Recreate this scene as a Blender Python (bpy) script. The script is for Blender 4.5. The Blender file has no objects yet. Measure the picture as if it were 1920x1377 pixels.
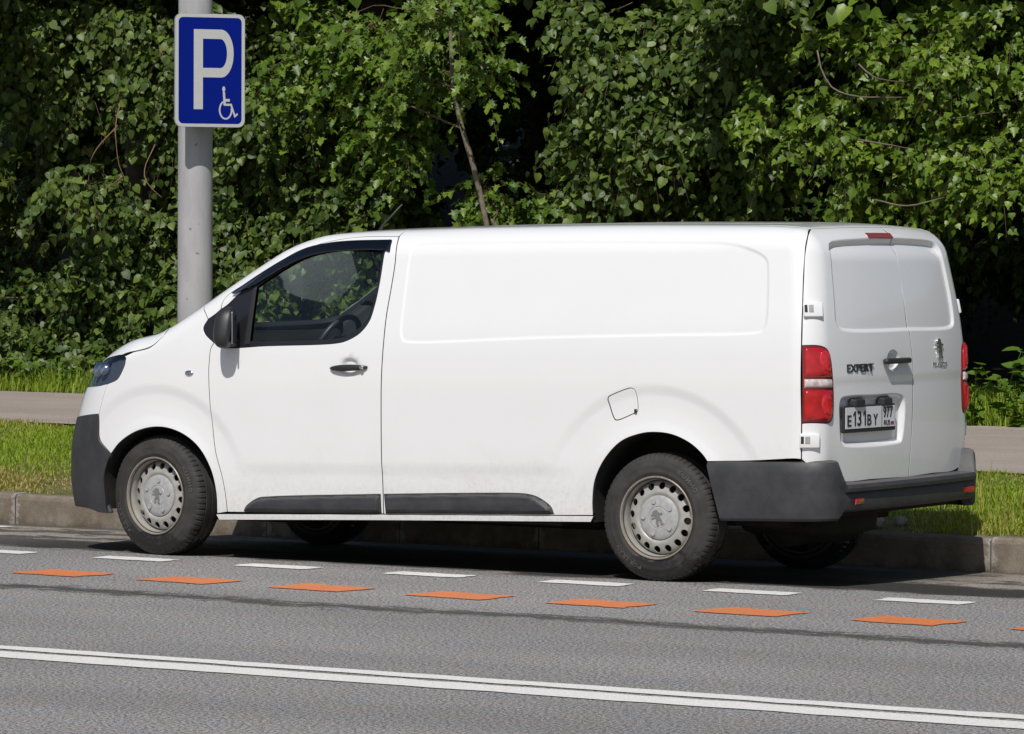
import bpy, bmesh, math, random
import numpy as np
from mathutils import Vector, Matrix
from mathutils.geometry import delaunay_2d_cdt

# ------------------------------------------------------------------ camera, sky, sun, exposure
scene = bpy.context.scene
COL = scene.collection
R = math.radians

cam_data = bpy.data.cameras.new("camera")
cam_data.sensor_width = 36.0
cam_data.lens = 151.02
cam_data.clip_start = 0.5
cam_data.clip_end = 3000.0
camera = bpy.data.objects.new("camera", cam_data)
COL.objects.link(camera)
_yaw, _pitch, _roll = 0.554876, 0.030383, 0.004318
_F = Vector((-math.sin(_yaw)*math.cos(_pitch), math.cos(_yaw)*math.cos(_pitch), -math.sin(_pitch)))
_R0 = Vector((math.cos(_yaw), math.sin(_yaw), 0)); _U0 = _R0.cross(_F)
_R1 = math.cos(_roll)*_R0+math.sin(_roll)*_U0; _U1 = -math.sin(_roll)*_R0+math.cos(_roll)*_U0
_m = Matrix((_R1, _U1, -_F)).transposed().to_4x4()
_m.translation = Vector((14.5752, -20.5937, 1.82235))
camera.matrix_world = _m
scene.camera = camera

SUN_EL, SUN_AZ = R(48), R(19.5)          # azimuth: from -Y towards +X
to_sun = Vector((math.sin(SUN_AZ)*math.cos(SUN_EL), -math.cos(SUN_AZ)*math.cos(SUN_EL), math.sin(SUN_EL)))
world = bpy.data.worlds.new("World"); scene.world = world; world.use_nodes = True
wn = world.node_tree.nodes; wl = world.node_tree.links
bg = wn["Background"]
sky = wn.new("ShaderNodeTexSky"); sky.sky_type = 'NISHITA'; sky.sun_disc = False
sky.sun_elevation = SUN_EL; sky.sun_rotation = math.atan2(to_sun.x, to_sun.y)
sky.altitude = 150; sky.air_density = 1.0; sky.dust_density = 1.5; sky.ozone_density = 1.0
wl.new(sky.outputs[0], bg.inputs[0]); bg.inputs[1].default_value = 0.064
sun_data = bpy.data.lights.new("sun", 'SUN'); sun_data.energy = 3.85; sun_data.angle = R(0.53)
sun_data.color = (1.0, 0.965, 0.92)
sun = bpy.data.objects.new("sun", sun_data); COL.objects.link(sun)
sun.rotation_euler = to_sun.to_track_quat('Z', 'Y').to_euler()
sun.location = (0, -10, 30)
scene.view_settings.view_transform = 'Standard'
scene.view_settings.look = 'None'
scene.view_settings.exposure = 0.0
scene.view_settings.gamma = 1.0
scene.view_settings.use_curve_mapping = False

# ------------------------------------------------------------------ materials
MATS = {}
def new_mat(name):
    m = bpy.data.materials.new(name); m.use_nodes = True
    MATS[name] = m
    return m, m.node_tree.nodes, m.node_tree.links, m.node_tree.nodes["Principled BSDF"]
def simple(name, col, rough=.5, metal=0.0, coat=0.0, spec=.5, noise=0.0, nscale=30.0, bump=0.0, bscale=80.0):
    m, n, l, b = new_mat(name)
    b.inputs['Base Color'].default_value = (*col, 1); b.inputs['Roughness'].default_value = rough
    b.inputs['Metallic'].default_value = metal; b.inputs['Coat Weight'].default_value = coat
    b.inputs['Coat Roughness'].default_value = .04; b.inputs['Specular IOR Level'].default_value = spec
    if noise or bump:
        tc = n.new("ShaderNodeTexCoord")
    if noise:
        t = n.new("ShaderNodeTexNoise"); t.inputs['Scale'].default_value = nscale; t.inputs['Detail'].default_value = 6
        l.new(tc.outputs['Object'], t.inputs['Vector'])
        mx = n.new("ShaderNodeMixRGB"); mx.blend_type = 'MULTIPLY'; mx.inputs[0].default_value = 1
        mx.inputs[1].default_value = (*col, 1)
        rp = n.new("ShaderNodeValToRGB"); rp.color_ramp.elements[0].position = .3; rp.color_ramp.elements[1].position = .7
        lo = 1-noise; hi = 1+noise
        rp.color_ramp.elements[0].color = (lo, lo, lo, 1); rp.color_ramp.elements[1].color = (hi, hi, hi, 1)
        l.new(t.outputs[0], rp.inputs[0]); l.new(rp.outputs[0], mx.inputs[2]); l.new(mx.outputs[0], b.inputs['Base Color'])
    if bump:
        t2 = n.new("ShaderNodeTexNoise"); t2.inputs['Scale'].default_value = bscale; t2.inputs['Detail'].default_value = 4
        l.new(tc.outputs['Object'], t2.inputs['Vector'])
        bp = n.new("ShaderNodeBump"); bp.inputs['Strength'].default_value = bump; bp.inputs['Distance'].default_value = .004
        l.new(t2.outputs[0], bp.inputs['Height']); l.new(bp.outputs[0], b.inputs['Normal'])
    return m
class G:
    """small helper to write node graphs"""
    def __init__(s, mat): s.n = mat.node_tree.nodes; s.l = mat.node_tree.links
    def node(s, t, **kw):
        nd = s.n.new(t)
        for k, v in kw.items(): setattr(nd, k, v)
        return nd
    def put(s, sock, v):
        if isinstance(v, bpy.types.NodeSocket): s.l.new(v, sock)
        else: sock.default_value = v
    def noise(s, vec, scale, detail=4, rough=.55, dist=0.0):
        t = s.node("ShaderNodeTexNoise"); s.put(t.inputs['Vector'], vec)
        t.inputs['Scale'].default_value = scale; t.inputs['Detail'].default_value = detail
        t.inputs['Roughness'].default_value = rough; t.inputs['Distortion'].default_value = dist
        return t.outputs[0]
    def m(s, op, a, b=0.0, c=0.0):
        t = s.node("ShaderNodeMath", operation=op); s.put(t.inputs[0], a); s.put(t.inputs[1], b)
        if len(t.inputs) > 2: s.put(t.inputs[2], c)
        return t.outputs[0]
    def ss(s, x, a, b):
        t = s.node("ShaderNodeMapRange", interpolation_type='SMOOTHSTEP'); s.put(t.inputs[0], x)
        t.inputs[1].default_value = a; t.inputs[2].default_value = b
        return t.outputs[0]
    def mix(s, f, a, b, blend='MIX'):
        t = s.node("ShaderNodeMixRGB", blend_type=blend); s.put(t.inputs[0], f); s.put(t.inputs[1], a); s.put(t.inputs[2], b)
        return t.outputs[0]
    def pos(s):
        g = s.node("ShaderNodeNewGeometry"); return g.outputs['Position']
    def xyz(s, v):
        t = s.node("ShaderNodeSeparateXYZ"); s.put(t.inputs[0], v); return t.outputs
    def scalev(s, v, sc):
        t = s.node("ShaderNodeVectorMath", operation='MULTIPLY'); s.put(t.inputs[0], v); t.inputs[1].default_value = sc
        return t.outputs[0]
    def bump(s, h, strength, dist):
        t = s.node("ShaderNodeBump"); t.inputs['Strength'].default_value = strength; t.inputs['Distance'].default_value = dist
        s.put(t.inputs['Height'], h); return t.outputs[0]
def c4(r, g, b): return (r, g, b, 1.0)

# asphalt of the carriageway, with dust by the kerb, a wet run-off band, a sealed crack and shade painted below the van
m, n, l, b = new_mat("asphalt"); g = G(m)
P = g.pos(); X, Y, Z = g.xyz(P)
big = g.noise(g.scalev(P, (.35, 1.0, 1)), 1.1, 5)
fine = g.noise(P, 62, 5, .8); grit = g.noise(P, 105, 3, .7); hue = g.noise(P, 4.0, 4, .6)
track = g.m('MULTIPLY', g.ss(g.noise(g.scalev(P, (.12, 1.1, 1)), 1.0, 3), .45, .65), .16)
col = g.mix(g.ss(big, .3, .7), c4(.225, .218, .213), c4(.272, .264, .258))
col = g.mix(track, col, c4(.12, .118, .116))
col = g.mix(g.ss(hue, .38, .62), g.mix(1.0, col, c4(.97, 1.0, 1.02), 'MULTIPLY'), g.mix(1.0, col, c4(1.03, .995, .98), 'MULTIPLY'))
sp = g.ss(fine, .43, .57)
col = g.mix(sp, g.mix(1.0, col, c4(.26, .26, .27), 'MULTIPLY'), g.mix(1.0, col, c4(1.66, 1.64, 1.62), 'MULTIPLY'))
gr = g.ss(grit, .60, .66); col = g.mix(g.m('MULTIPLY', gr, .8), col, c4(.75, .73, .70))
lum = g.ss(grit, .41, .35); col = g.mix(g.m('MULTIPLY', lum, .8), col, c4(.035, .035, .036))
dustn = g.noise(g.scalev(P, (.5, 1.6, 1)), 2.2, 5)
dust = g.ss(g.m('ADD', Y, g.m('MULTIPLY', dustn, .9)), -.15, .9)
col = g.mix(g.m('MULTIPLY', dust, .75), col, g.mix(sp, c4(.21, .180, .145), c4(.36, .315, .262)))
edge = g.noise(g.scalev(P, (.9, 2.4, 1)), 1.9, 8, .75)
wob = g.m('MULTIPLY', g.m('SUBTRACT', g.noise(g.scalev(P, (.45, 0.0, 0.0)), 1.3, 3), .5), .75)
wy = g.m('ABSOLUTE', g.m('ADD', g.m('ADD', Y, .42), wob))
wet = g.ss(g.m('ADD', wy, g.m('MULTIPLY', g.m('SUBTRACT', edge, .5), .75)), .46, .30)
frontfade = g.ss(X, -1.9, -.9)
wet = g.m('MULTIPLY', wet, g.m('ADD', .72, g.m('MULTIPLY', frontfade, .28)))
gut = g.ss(g.m('ADD', Y, g.m('MULTIPLY', g.m('SUBTRACT', edge, .5), .45)), 1.02, 1.16)
wet = g.m('MAXIMUM', wet, g.m('MULTIPLY', gut, .8))
cy = g.m('ABSOLUTE', g.m('ADD', g.m('ADD', Y, 3.08), g.m('MULTIPLY', g.m('SUBTRACT', g.noise(g.scalev(P, (.6, 0, 0)), 1.0, 4), .5), .42)))
crk = g.ss(g.m('ADD', cy, g.m('MULTIPLY', g.m('SUBTRACT', g.noise(g.scalev(P, (1.6, 4, 1)), 3.2, 8, .85), .5), 1.15)), .17, .05)
spl = g.m('MULTIPLY', g.ss(g.m('ADD', g.noise(g.scalev(P, (.8, 1.5, 1)), 1.7, 8, .7), g.m('MULTIPLY', g.ss(Y, -1.15, -.5), .10)), .60, .64), g.ss(Y, -1.15, -.75))
wet = g.m('MAXIMUM', wet, g.m('MULTIPLY', spl, .8))
dark = g.m('MAXIMUM', wet, g.m('MULTIPLY', crk, .85))
under = g.m('MULTIPLY', g.ss(g.m('ADD', Y, g.m('MULTIPLY', edge, .3)), -.55, -.25), g.m('MULTIPLY', g.ss(X, -.3, .5), g.ss(X, 4.6, 4.0)))  # van's shade painted into the asphalt over its footprint
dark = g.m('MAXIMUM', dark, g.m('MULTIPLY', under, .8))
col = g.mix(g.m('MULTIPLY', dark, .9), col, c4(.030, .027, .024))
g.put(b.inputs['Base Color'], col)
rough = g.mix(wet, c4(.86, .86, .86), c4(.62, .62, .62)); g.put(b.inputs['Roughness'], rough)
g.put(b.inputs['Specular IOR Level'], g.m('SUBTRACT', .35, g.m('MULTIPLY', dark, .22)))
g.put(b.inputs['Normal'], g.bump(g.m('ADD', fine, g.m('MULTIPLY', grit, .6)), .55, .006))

def paint(name, base, wear, under):
    m, n, l, b = new_mat(name); g = G(m); P = g.pos()
    w = g.noise(P, 34, 6, .75); f = g.noise(P, 150, 3, .7); lg = g.noise(P, 3.0, 3)
    k = g.ss(g.m('ADD', w, g.m('MULTIPLY', g.m('SUBTRACT', lg, .5), .35)), wear, wear+.10)
    tint = g.mix(g.ss(f, .40, .60), c4(*[c*.80 for c in base]), c4(*[min(1, c*1.10) for c in base]))
    g.put(b.inputs['Base Color'], g.mix(g.m('MULTIPLY', k, .8), tint, c4(*under)))
    b.inputs['Roughness'].default_value = .75
    g.put(b.inputs['Normal'], g.bump(f, .35, .004))
paint("white_paint", (.77, .76, .72), .66, (.25, .24, .23))
paint("thin_white_paint", (.74, .73, .70), .60, (.22, .215, .21))
paint("orange_paint", (.66, .195, .058), .535, (.30, .17, .11))

m, n, l, b = new_mat("kerb_concrete"); g = G(m); P = g.pos(); X, Y, Z = g.xyz(P)
a = g.noise(P, 7, 6, .65); f = g.noise(P, 120, 3, .7)
col = g.mix(g.ss(a, .35, .65), c4(.150, .120, .088), c4(.215, .182, .145))
col = g.mix(g.ss(f, .3, .7), g.mix(1, col, c4(.8, .8, .8), 'MULTIPLY'), g.mix(1, col, c4(1.15, 1.15, 1.15), 'MULTIPLY'))
tco = g.node("ShaderNodeTexCoord"); lx_ = g.m('ABSOLUTE', g.xyz(tco.outputs['Object'])[0])
sme_ = g.m('MULTIPLY', g.ss(g.m('ADD', lx_, g.m('MULTIPLY', g.m('SUBTRACT', g.noise(P, 14, 6, .7), .5), .22)), .455, .485), .5)
col = g.mix(sme_, col, c4(.40, .385, .36))
damp_shade = g.ss(g.m('ADD', Z, g.m('MULTIPLY', a, .16)), .095, .0); col = g.mix(g.m('MULTIPLY', damp_shade, .7), col, c4(.050, .039, .028))  # damp kerb foot, painted higher and darker to deepen the van's shade
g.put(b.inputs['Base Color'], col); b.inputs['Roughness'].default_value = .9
g.put(b.inputs['Normal'], g.bump(g.m('ADD', f, a), .4, .004))
simple("mortar", (.06, .055, .05), .95, noise=.3, nscale=60, bump=.5, bscale=120)

m, n, l, b = new_mat("path_asphalt"); g = G(m); P = g.pos()
a = g.noise(g.scalev(P, (.4, 1.3, 1)), 1.6, 5); f = g.noise(P, 70, 4, .7)
col = g.mix(g.ss(a, .3, .7), c4(.290, .245, .208), c4(.345, .297, .255))
col = g.mix(g.ss(f, .3, .7), g.mix(1, col, c4(.78, .78, .78), 'MULTIPLY'), g.mix(1, col, c4(1.18, 1.18, 1.18), 'MULTIPLY'))
g.put(b.inputs['Base Color'], col); b.inputs['Roughness'].default_value = .9
g.put(b.inputs['Normal'], g.bump(f, .4, .006))

m, n, l, b = new_mat("soil"); g = G(m); P = g.pos()  # earth under the grass
a = g.noise(P, 2.4, 6, .65); f = g.noise(P, 40, 4, .7)
col = g.mix(g.ss(a, .35, .65), c4(.105, .120, .032), c4(.20, .175, .075))
col = g.mix(g.ss(f, .3, .7), g.mix(1, col, c4(.6, .6, .6), 'MULTIPLY'), col)
g.put(b.inputs['Base Color'], col); b.inputs['Roughness'].default_value = .95
g.put(b.inputs['Normal'], g.bump(f, .6, .02))
simple("leaf_litter", (.032, .030, .017), .95, noise=.5, nscale=9, bump=.6, bscale=30)

def leaf_mat(name, c1, c2, c3, trans=.32, rough=.42, spec=.45):
    m, n, l, b = new_mat(name); g = G(m)
    ge = g.node("ShaderNodeNewGeometry"); oi = g.node("ShaderNodeObjectInfo"); rnd_ = g.m('FRACT', g.m('ADD', ge.outputs['Random Per Island'], oi.outputs['Random']))
    r = g.node("ShaderNodeValToRGB"); e = r.color_ramp.elements
    e[0].position = 0; e[0].color = c4(*c1); e[1].position = 1; e[1].color = c4(*c3)
    k = e.new(.55); k.color = c4(*c2); g.put(r.inputs[0], rnd_)
    nz = g.noise(ge.outputs['Position'], 60, 2); col = g.mix(g.m('MULTIPLY', g.ss(nz, .3, .7), .35), r.outputs[0], c4(*[v*.6 for v in c1]))
    g.put(b.inputs['Base Color'], col); b.inputs['Roughness'].default_value = rough
    b.inputs['Specular IOR Level'].default_value = spec
    tr = g.node("ShaderNodeBsdfTranslucent"); g.put(tr.inputs[0], g.mix(1, col, c4(1.6, 1.75, .55), 'MULTIPLY'))
    mx = g.node("ShaderNodeMixShader"); mx.inputs[0].default_value = trans
    l.new(b.outputs[0], mx.inputs[1]); l.new(tr.outputs[0], mx.inputs[2])
    l.new(mx.outputs[0], n["Material Output"].inputs[0])
    return m
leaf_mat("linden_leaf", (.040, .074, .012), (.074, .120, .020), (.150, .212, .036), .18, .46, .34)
leaf_mat("maple_leaf", (.055, .110, .012), (.098, .172, .018), (.190, .270, .032), .22, .42, .34)
leaf_mat("poplar_leaf", (.066, .125, .012), (.115, .190, .018), (.215, .300, .034), .24, .40, .36)
leaf_mat("back_leaf", (.045, .080, .010), (.090, .130, .016), (.220, .240, .034), .28, .5, .3)
leaf_mat("shade_leaf", (.018, .036, .008), (.028, .054, .011), (.048, .078, .017), .15, .7, .12)  # leaf tones darkened, painting in the shade of the deep wood
leaf_mat("grass_blade", (.205, .310, .028), (.300, .410, .042), (.430, .475, .075), .45, .5, .3)
leaf_mat("dry_grass_blade", (.32, .28, .070), (.44, .35, .11), (.54, .43, .18), .3, .6, .3)
leaf_mat("weed_leaf", (.085, .170, .022), (.130, .225, .032), (.190, .270, .045), .35, .45, .4)
simple("bark", (.062, .050, .038), .95, noise=.4, nscale=18, bump=.8, bscale=35)
simple("pale_bark", (.155, .128, .095), .9, noise=.3, nscale=18, bump=.6, bscale=40)
simple("red_twig", (.20, .105, .075), .8)
simple("twig_bark", (.115, .070, .050), .85, noise=.3, nscale=30)

# van materials
m, n, l, b = new_mat("white_body_paint"); g = G(m); P = g.pos(); X, Y, Z = g.xyz(P)
a = g.noise(P, 3.0, 6, .7); f = g.noise(P, 46, 5, .75)
low = g.ss(g.m('SUBTRACT', g.m('SUBTRACT', Z, g.m('MULTIPLY', X, .027)), g.m('MULTIPLY', a, .5)), .42, -.06)
dirt = g.m('MULTIPLY', low, g.m('ADD', .10, g.m('MULTIPLY', g.ss(f, .42, .75), .38)))
film = g.m('MULTIPLY', g.ss(a, .45, .75), .025)
g.put(b.inputs['Base Color'], g.mix(g.m('ADD', dirt, film), c4(.765, .77, .775), c4(.42, .37, .29)))
b.inputs['Roughness'].default_value = .38
g.put(b.inputs['Coat Weight'], g.m('SUBTRACT', .9, g.m('MULTIPLY', dirt, .5))); b.inputs['Coat Roughness'].default_value = .06
m, n, l, b = new_mat("dark_plastic"); g = G(m); P = g.pos(); X, Y, Z = g.xyz(P)
a = g.noise(P, 9, 6, .7); f = g.noise(P, 300, 2, .6); sc = g.noise(g.scalev(P, (3, 3, 30)), 8, 4, .7)
col = g.mix(g.ss(a, .35, .7), c4(.028, .029, .033), c4(.045, .045, .047))
col = g.mix(g.m('MULTIPLY', g.ss(sc, .62, .74), .25), col, c4(.20, .19, .17))
ge = g.node("ShaderNodeNewGeometry"); nzz = g.xyz(ge.outputs['Normal'])[2]
col = g.mix(g.m('MULTIPLY', g.ss(nzz, .45, .9), g.m('ADD', .3, g.m('MULTIPLY', a, .5))), col, c4(.125, .115, .10))
g.put(b.inputs['Base Color'], col); b.inputs['Roughness'].default_value = .52
g.put(b.inputs['Normal'], g.bump(f, .22, .002))
simple("black_trim", (.013, .013, .016), .28, coat=.3)
simple("satin_black", (.022, .022, .024), .45, bump=.1, bscale=300)
simple("seam_shade", (.010, .010, .010), .9); simple("tyre_letter", (.075, .070, .064), .7)
simple("underside", (.012, .011, .010), .9, noise=.4, nscale=12)
simple("cabin_dark", (.020, .022, .026), .7, noise=.3, nscale=20)
simple("cabin_grey", (.10, .105, .11), .8)
m, n, l, b = new_mat("tyre_rubber"); g = G(m); tc = g.node("ShaderNodeTexCoord"); ob = tc.outputs['Object']
a = g.noise(ob, 11, 6, .7); Xo, Yo, Zo = g.xyz(ob); P = g.pos(); PX, PY, PZ = g.xyz(P)
col = g.mix(g.ss(a, .3, .7), c4(.024, .022, .021), c4(.044, .041, .038))
wetm = g.ss(g.m('ADD', PZ, g.m('MULTIPLY', g.m('SUBTRACT', a, .5), .55)), .17, .09)
col = g.mix(g.m('MULTIPLY', wetm, .75), col, c4(.012, .012, .012)); g.put(b.inputs['Base Color'], col)
g.put(b.inputs['Roughness'], g.mix(wetm, c4(.78, .78, .78), c4(.22, .22, .22)))
g.put(b.inputs['Normal'], g.bump(g.noise(ob, 160, 3), .2, .003))
m, n, l, b = new_mat("steel_rim_paint"); g = G(m); tc = g.node("ShaderNodeTexCoord"); ob = tc.outputs['Object']
Xo, Yo, Zo = g.xyz(ob); rr = g.m('SQRT', g.m('ADD', g.m('MULTIPLY', Xo, Xo), g.m('MULTIPLY', Zo, Zo)))
a = g.noise(ob, 16, 6, .7); rim = g.ss(g.m('ADD', rr, g.m('MULTIPLY', g.m('SUBTRACT', a, .5), .08)), .200, .222)
col = g.mix(g.ss(a, .35, .7), c4(.33, .322, .300), c4(.42, .408, .380))
col = g.mix(g.m('MULTIPLY', rim, .8), col, g.mix(g.ss(a, .4, .6), c4(.13, .085, .045), c4(.30, .25, .18)))
g.put(b.inputs['Base Color'], col); b.inputs['Roughness'].default_value = .42; b.inputs['Metallic'].default_value = .15
simple("hub_cap_plastic", (.345, .35, .348), .42, noise=.12, nscale=40)
simple("emblem_grey", (.22, .222, .222), .35, metal=.3)
simple("chrome", (.75, .75, .74), .12, metal=1.0)
simple("red_lens", (.40, .004, .008), .16, coat=1.0, noise=.25, nscale=22)
simple("dark_red_lens", (.17, .002, .004), .2, coat=1.0)
simple("bright_red_lens", (.50, .012, .016), .1, coat=1.0, noise=.3, nscale=60)
simple("dull_red_lens", (.24, .030, .022), .3, coat=.5)
simple("clear_lens", (.58, .50, .49), .15, coat=1.0, noise=.35, nscale=35)
simple("lamp_chrome", (.60, .62, .68), .16, metal=1.0)
simple("plate_white", (.68, .69, .70), .4)
simple("plate_ink", (.010, .010, .012), .4)
simple("flag_blue", (.02, .05, .30), .4); simple("flag_red", (.55, .02, .03), .4)
def glass_mat(name, tint, gloss=.04, rough=.01):
    m, n, l, b = new_mat(name); g = G(m); n.remove(b)
    tr = g.node("ShaderNodeBsdfTransparent"); tr.inputs[0].default_value = c4(*tint)
    gl = g.node("ShaderNodeBsdfGlossy"); gl.inputs['Roughness'].default_value = rough; gl.inputs[0].default_value = c4(.9, .95, 1)
    ge = g.node("ShaderNodeNewGeometry"); dt = g.node("ShaderNodeVectorMath", operation='DOT_PRODUCT')
    l.new(ge.outputs['Incoming'], dt.inputs[0]); l.new(ge.outputs['Normal'], dt.inputs[1])
    cs = g.m('ABSOLUTE', dt.outputs['Value']); fr = g.m('MULTIPLY', g.m('POWER', g.m('SUBTRACT', 1.0, cs), 5.0), .6)
    mx = g.node("ShaderNodeMixShader"); g.put(mx.inputs[0], g.m('MINIMUM', g.m('ADD', fr, gloss), 1.0))
    l.new(tr.outputs[0], mx.inputs[1]); l.new(gl.outputs[0], mx.inputs[2]); l.new(mx.outputs[0], n["Material Output"].inputs[0])
glass_mat("window_glass", (.91, .97, .94), .045); glass_mat("smoked_acrylic", (.10, .10, .14), .10, .03)
glass_mat("lamp_glass", (.62, .68, .80), .08)
m, n, l, b = new_mat("galvanised_pole"); g = G(m); P = g.pos()
a = g.noise(g.scalev(P, (1, 1, .25)), 10, 6, .65); f = g.noise(P, 140, 3); s_ = g.noise(P, 26, 2, .5)
col = g.mix(g.ss(a, .3, .7), c4(.34, .333, .340), c4(.41, .402, .408))
col = g.mix(g.m('MULTIPLY', g.ss(s_, .71, .75), .7), col, c4(.10, .095, .09))
g.put(b.inputs['Base Color'], col); b.inputs['Roughness'].default_value = .5; b.inputs['Metallic'].default_value = .0
g.put(b.inputs['Normal'], g.bump(f, .08, .002))
simple("sign_blue", (.0008, .010, .185), .6, spec=.08)
simple("sign_white", (.46, .47, .46), .45, noise=.06, nscale=120)
simple("sign_metal", (.38, .385, .39), .4, metal=.4)
simple("stone", (.32, .31, .29), .9, noise=.3, nscale=20, bump=.6)

# ------------------------------------------------------------------ mesh helpers
def finish(o, parent=None, kind=None, label=None, cat=None, group=None):
    if parent is not None: o.parent = parent
    if kind: o['kind'] = kind
    if label: o['label'] = label
    if cat: o['category'] = cat
    if group: o['group'] = group
    return o
def link_mesh(name, me, mat, parent=None, **kw):
    o = bpy.data.objects.new(name, me); COL.objects.link(o)
    if mat is not None and len(me.materials) == 0: me.materials.append(MATS[mat])
    return finish(o, parent, **kw)
def mesh_from(name, V, Fc, mat, parent=None, smooth=True, normals=None, **kw):
    me = bpy.data.meshes.new(name)
    me.from_pydata([tuple(map(float, v)) for v in V], [], [tuple(map(int, f)) for f in Fc]); me.update()
    if smooth:
        me.polygons.foreach_set('use_smooth', np.ones(len(me.polygons), bool))
        if normals is not None: me.normals_split_custom_set_from_vertices([tuple(map(float, v)) for v in normals])
    return link_mesh(name, me, mat, parent, **kw)
def sharpen(o, deg=35):
    o.data.set_sharp_from_angle(angle=R(deg)); return o
def tri_mesh(name, V, T, mat, parent=None, smooth=False, **kw):
    """fast mesh from numpy arrays of vertices and triangles"""
    me = bpy.data.meshes.new(name); nv, nt = len(V), len(T)
    me.vertices.add(nv); me.vertices.foreach_set('co', np.ascontiguousarray(V, np.float32).ravel())
    me.loops.add(nt*3); me.loops.foreach_set('vertex_index', np.ascontiguousarray(T, np.int32).ravel())
    me.polygons.add(nt); me.polygons.foreach_set('loop_start', np.arange(0, nt*3, 3, dtype=np.int32))
    me.polygons.foreach_set('loop_total', np.full(nt, 3, np.int32))
    if smooth: me.polygons.foreach_set('use_smooth', np.ones(nt, bool))
    me.update(calc_edges=True); me.validate()
    return link_mesh(name, me, mat, parent, **kw)
def empty(name, loc=(0, 0, 0), **kw):
    o = bpy.data.objects.new(name, None); COL.objects.link(o); o.location = loc; o.empty_display_size = .2
    return finish(o, **kw)
def bm_mesh(name, bm, mat, parent=None, smooth=False, **kw):
    me = bpy.data.meshes.new(name); bm.to_mesh(me); bm.free()
    if smooth: me.polygons.foreach_set('use_smooth', np.ones(len(me.polygons), bool))
    return link_mesh(name, me, mat, parent, **kw)
def box_bm(sx, sy, sz, loc=(0, 0, 0), bevel=0.0, segs=2, bm=None):
    b2 = bmesh.new(); bmesh.ops.create_cube(b2, size=1.0, matrix=Matrix.Diagonal((sx, sy, sz, 1)))
    if bevel: bmesh.ops.bevel(b2, geom=list(b2.edges), offset=bevel, segments=segs, affect='EDGES', profile=.5)
    bmesh.ops.translate(b2, verts=b2.verts, vec=loc)
    if bm is None: return b2
    me = bpy.data.meshes.new("tmp"); b2.to_mesh(me); b2.free(); bm.from_mesh(me); bpy.data.meshes.remove(me)
    return bm
def tube(pts, rad, ns=8, cap=True):
    pts = np.asarray(pts, float); rad = np.broadcast_to(rad, len(pts))
    V = []; Fc = []; up = np.array([0, 0, 1.0])
    for i in range(len(pts)):
        t = pts[min(i+1, len(pts)-1)]-pts[max(i-1, 0)]; t = t/(np.linalg.norm(t)+1e-9)
        u = np.cross(t, up if abs(t[2]) < .95 else np.array([1.0, 0, 0])); u /= np.linalg.norm(u)+1e-9; w = np.cross(t, u)
        for k in range(ns):
            a = 2*math.pi*k/ns; V.append(pts[i]+rad[i]*(math.cos(a)*u+math.sin(a)*w))
    for i in range(len(pts)-1):
        for k in range(ns):
            a, b_ = i*ns+k, i*ns+(k+1) % ns; Fc.append((a, b_, b_+ns, a+ns))
    if cap:
        Fc.append(tuple(range(ns-1, -1, -1))); Fc.append(tuple(range((len(pts)-1)*ns, len(pts)*ns)))
    return V, Fc
def lathe_y(profile, ns, closed=False):
    """revolve (radius, y) pairs about the Y axis"""
    V = []; Fc = []; n = len(profile)
    for k in range(ns):
        a = 2*math.pi*k/ns
        for r, y in profile: V.append((r*math.cos(a), y, r*math.sin(a)))
    for k in range(ns):
        k2 = (k+1) % ns
        for i in range(n-1 if not closed else n):
            j = (i+1) % n; Fc.append((k*n+i, k2*n+i, k2*n+j, k*n+j))
    return V, Fc
def in_poly(pts, poly):
    pts = np.asarray(pts); poly = np.asarray(poly); x, y = pts[:, 0], pts[:, 1]
    ins = np.zeros(len(pts), bool); j = len(poly)-1
    for i in range(len(poly)):
        xi, yi = poly[i]; xj, yj = poly[j]
        if yi != yj:
            ins ^= ((yi > y) != (yj > y)) & (x < (xj-xi)*(y-yi)/(yj-yi)+xi)
        j = i
    return ins
def seg_dist(pts, poly, closed=True):
    pts = np.asarray(pts); poly = np.asarray(poly); d = np.full(len(pts), 1e9)
    n = len(poly)
    for i in range(n if closed else n-1):
        a = poly[i]; b_ = poly[(i+1) % n]; ab = b_-a; L = ab@ab
        if L < 1e-14: continue
        t = np.clip(((pts-a)@ab)/L, 0, 1); q = pts-(a+t[:, None]*ab)
        d = np.minimum(d, np.einsum('ij,ij->i', q, q))
    return np.sqrt(d)
def sdf_poly(pts, poly):
    """positive inside"""
    return np.where(in_poly(pts, poly), 1, -1)*seg_dist(pts, poly)
def catmull(P, step=.012):
    P = [np.asarray(p, float) for p in P]
    if len(P) == 2:
        n = max(1, int(np.linalg.norm(P[1]-P[0])/step)); return [P[0]+(P[1]-P[0])*i/n for i in range(n+1)]
    Q = [2*P[0]-P[1]]+P+[2*P[-1]-P[-2]]; out = []
    for i in range(1, len(Q)-2):
        p0, p1, p2, p3 = Q[i-1:i+3]
        t0 = 0; t1 = t0+np.linalg.norm(p1-p0)**.5; t2 = t1+np.linalg.norm(p2-p1)**.5; t3 = t2+np.linalg.norm(p3-p2)**.5
        n = max(2, int(np.linalg.norm(p2-p1)/step))
        for k in range(n):
            t = t1+(t2-t1)*k/n
            A1 = (t1-t)/(t1-t0)*p0+(t-t0)/(t1-t0)*p1; A2 = (t2-t)/(t2-t1)*p1+(t-t1)/(t2-t1)*p2; A3 = (t3-t)/(t3-t2)*p2+(t-t2)/(t3-t2)*p3
            B1 = (t2-t)/(t2-t0)*A1+(t-t0)/(t2-t0)*A2; B2 = (t3-t)/(t3-t1)*A2+(t-t1)/(t3-t1)*A3
            out.append((t2-t)/(t2-t1)*B1+(t-t1)/(t2-t1)*B2)
    out.append(P[-1]); return out
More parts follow.
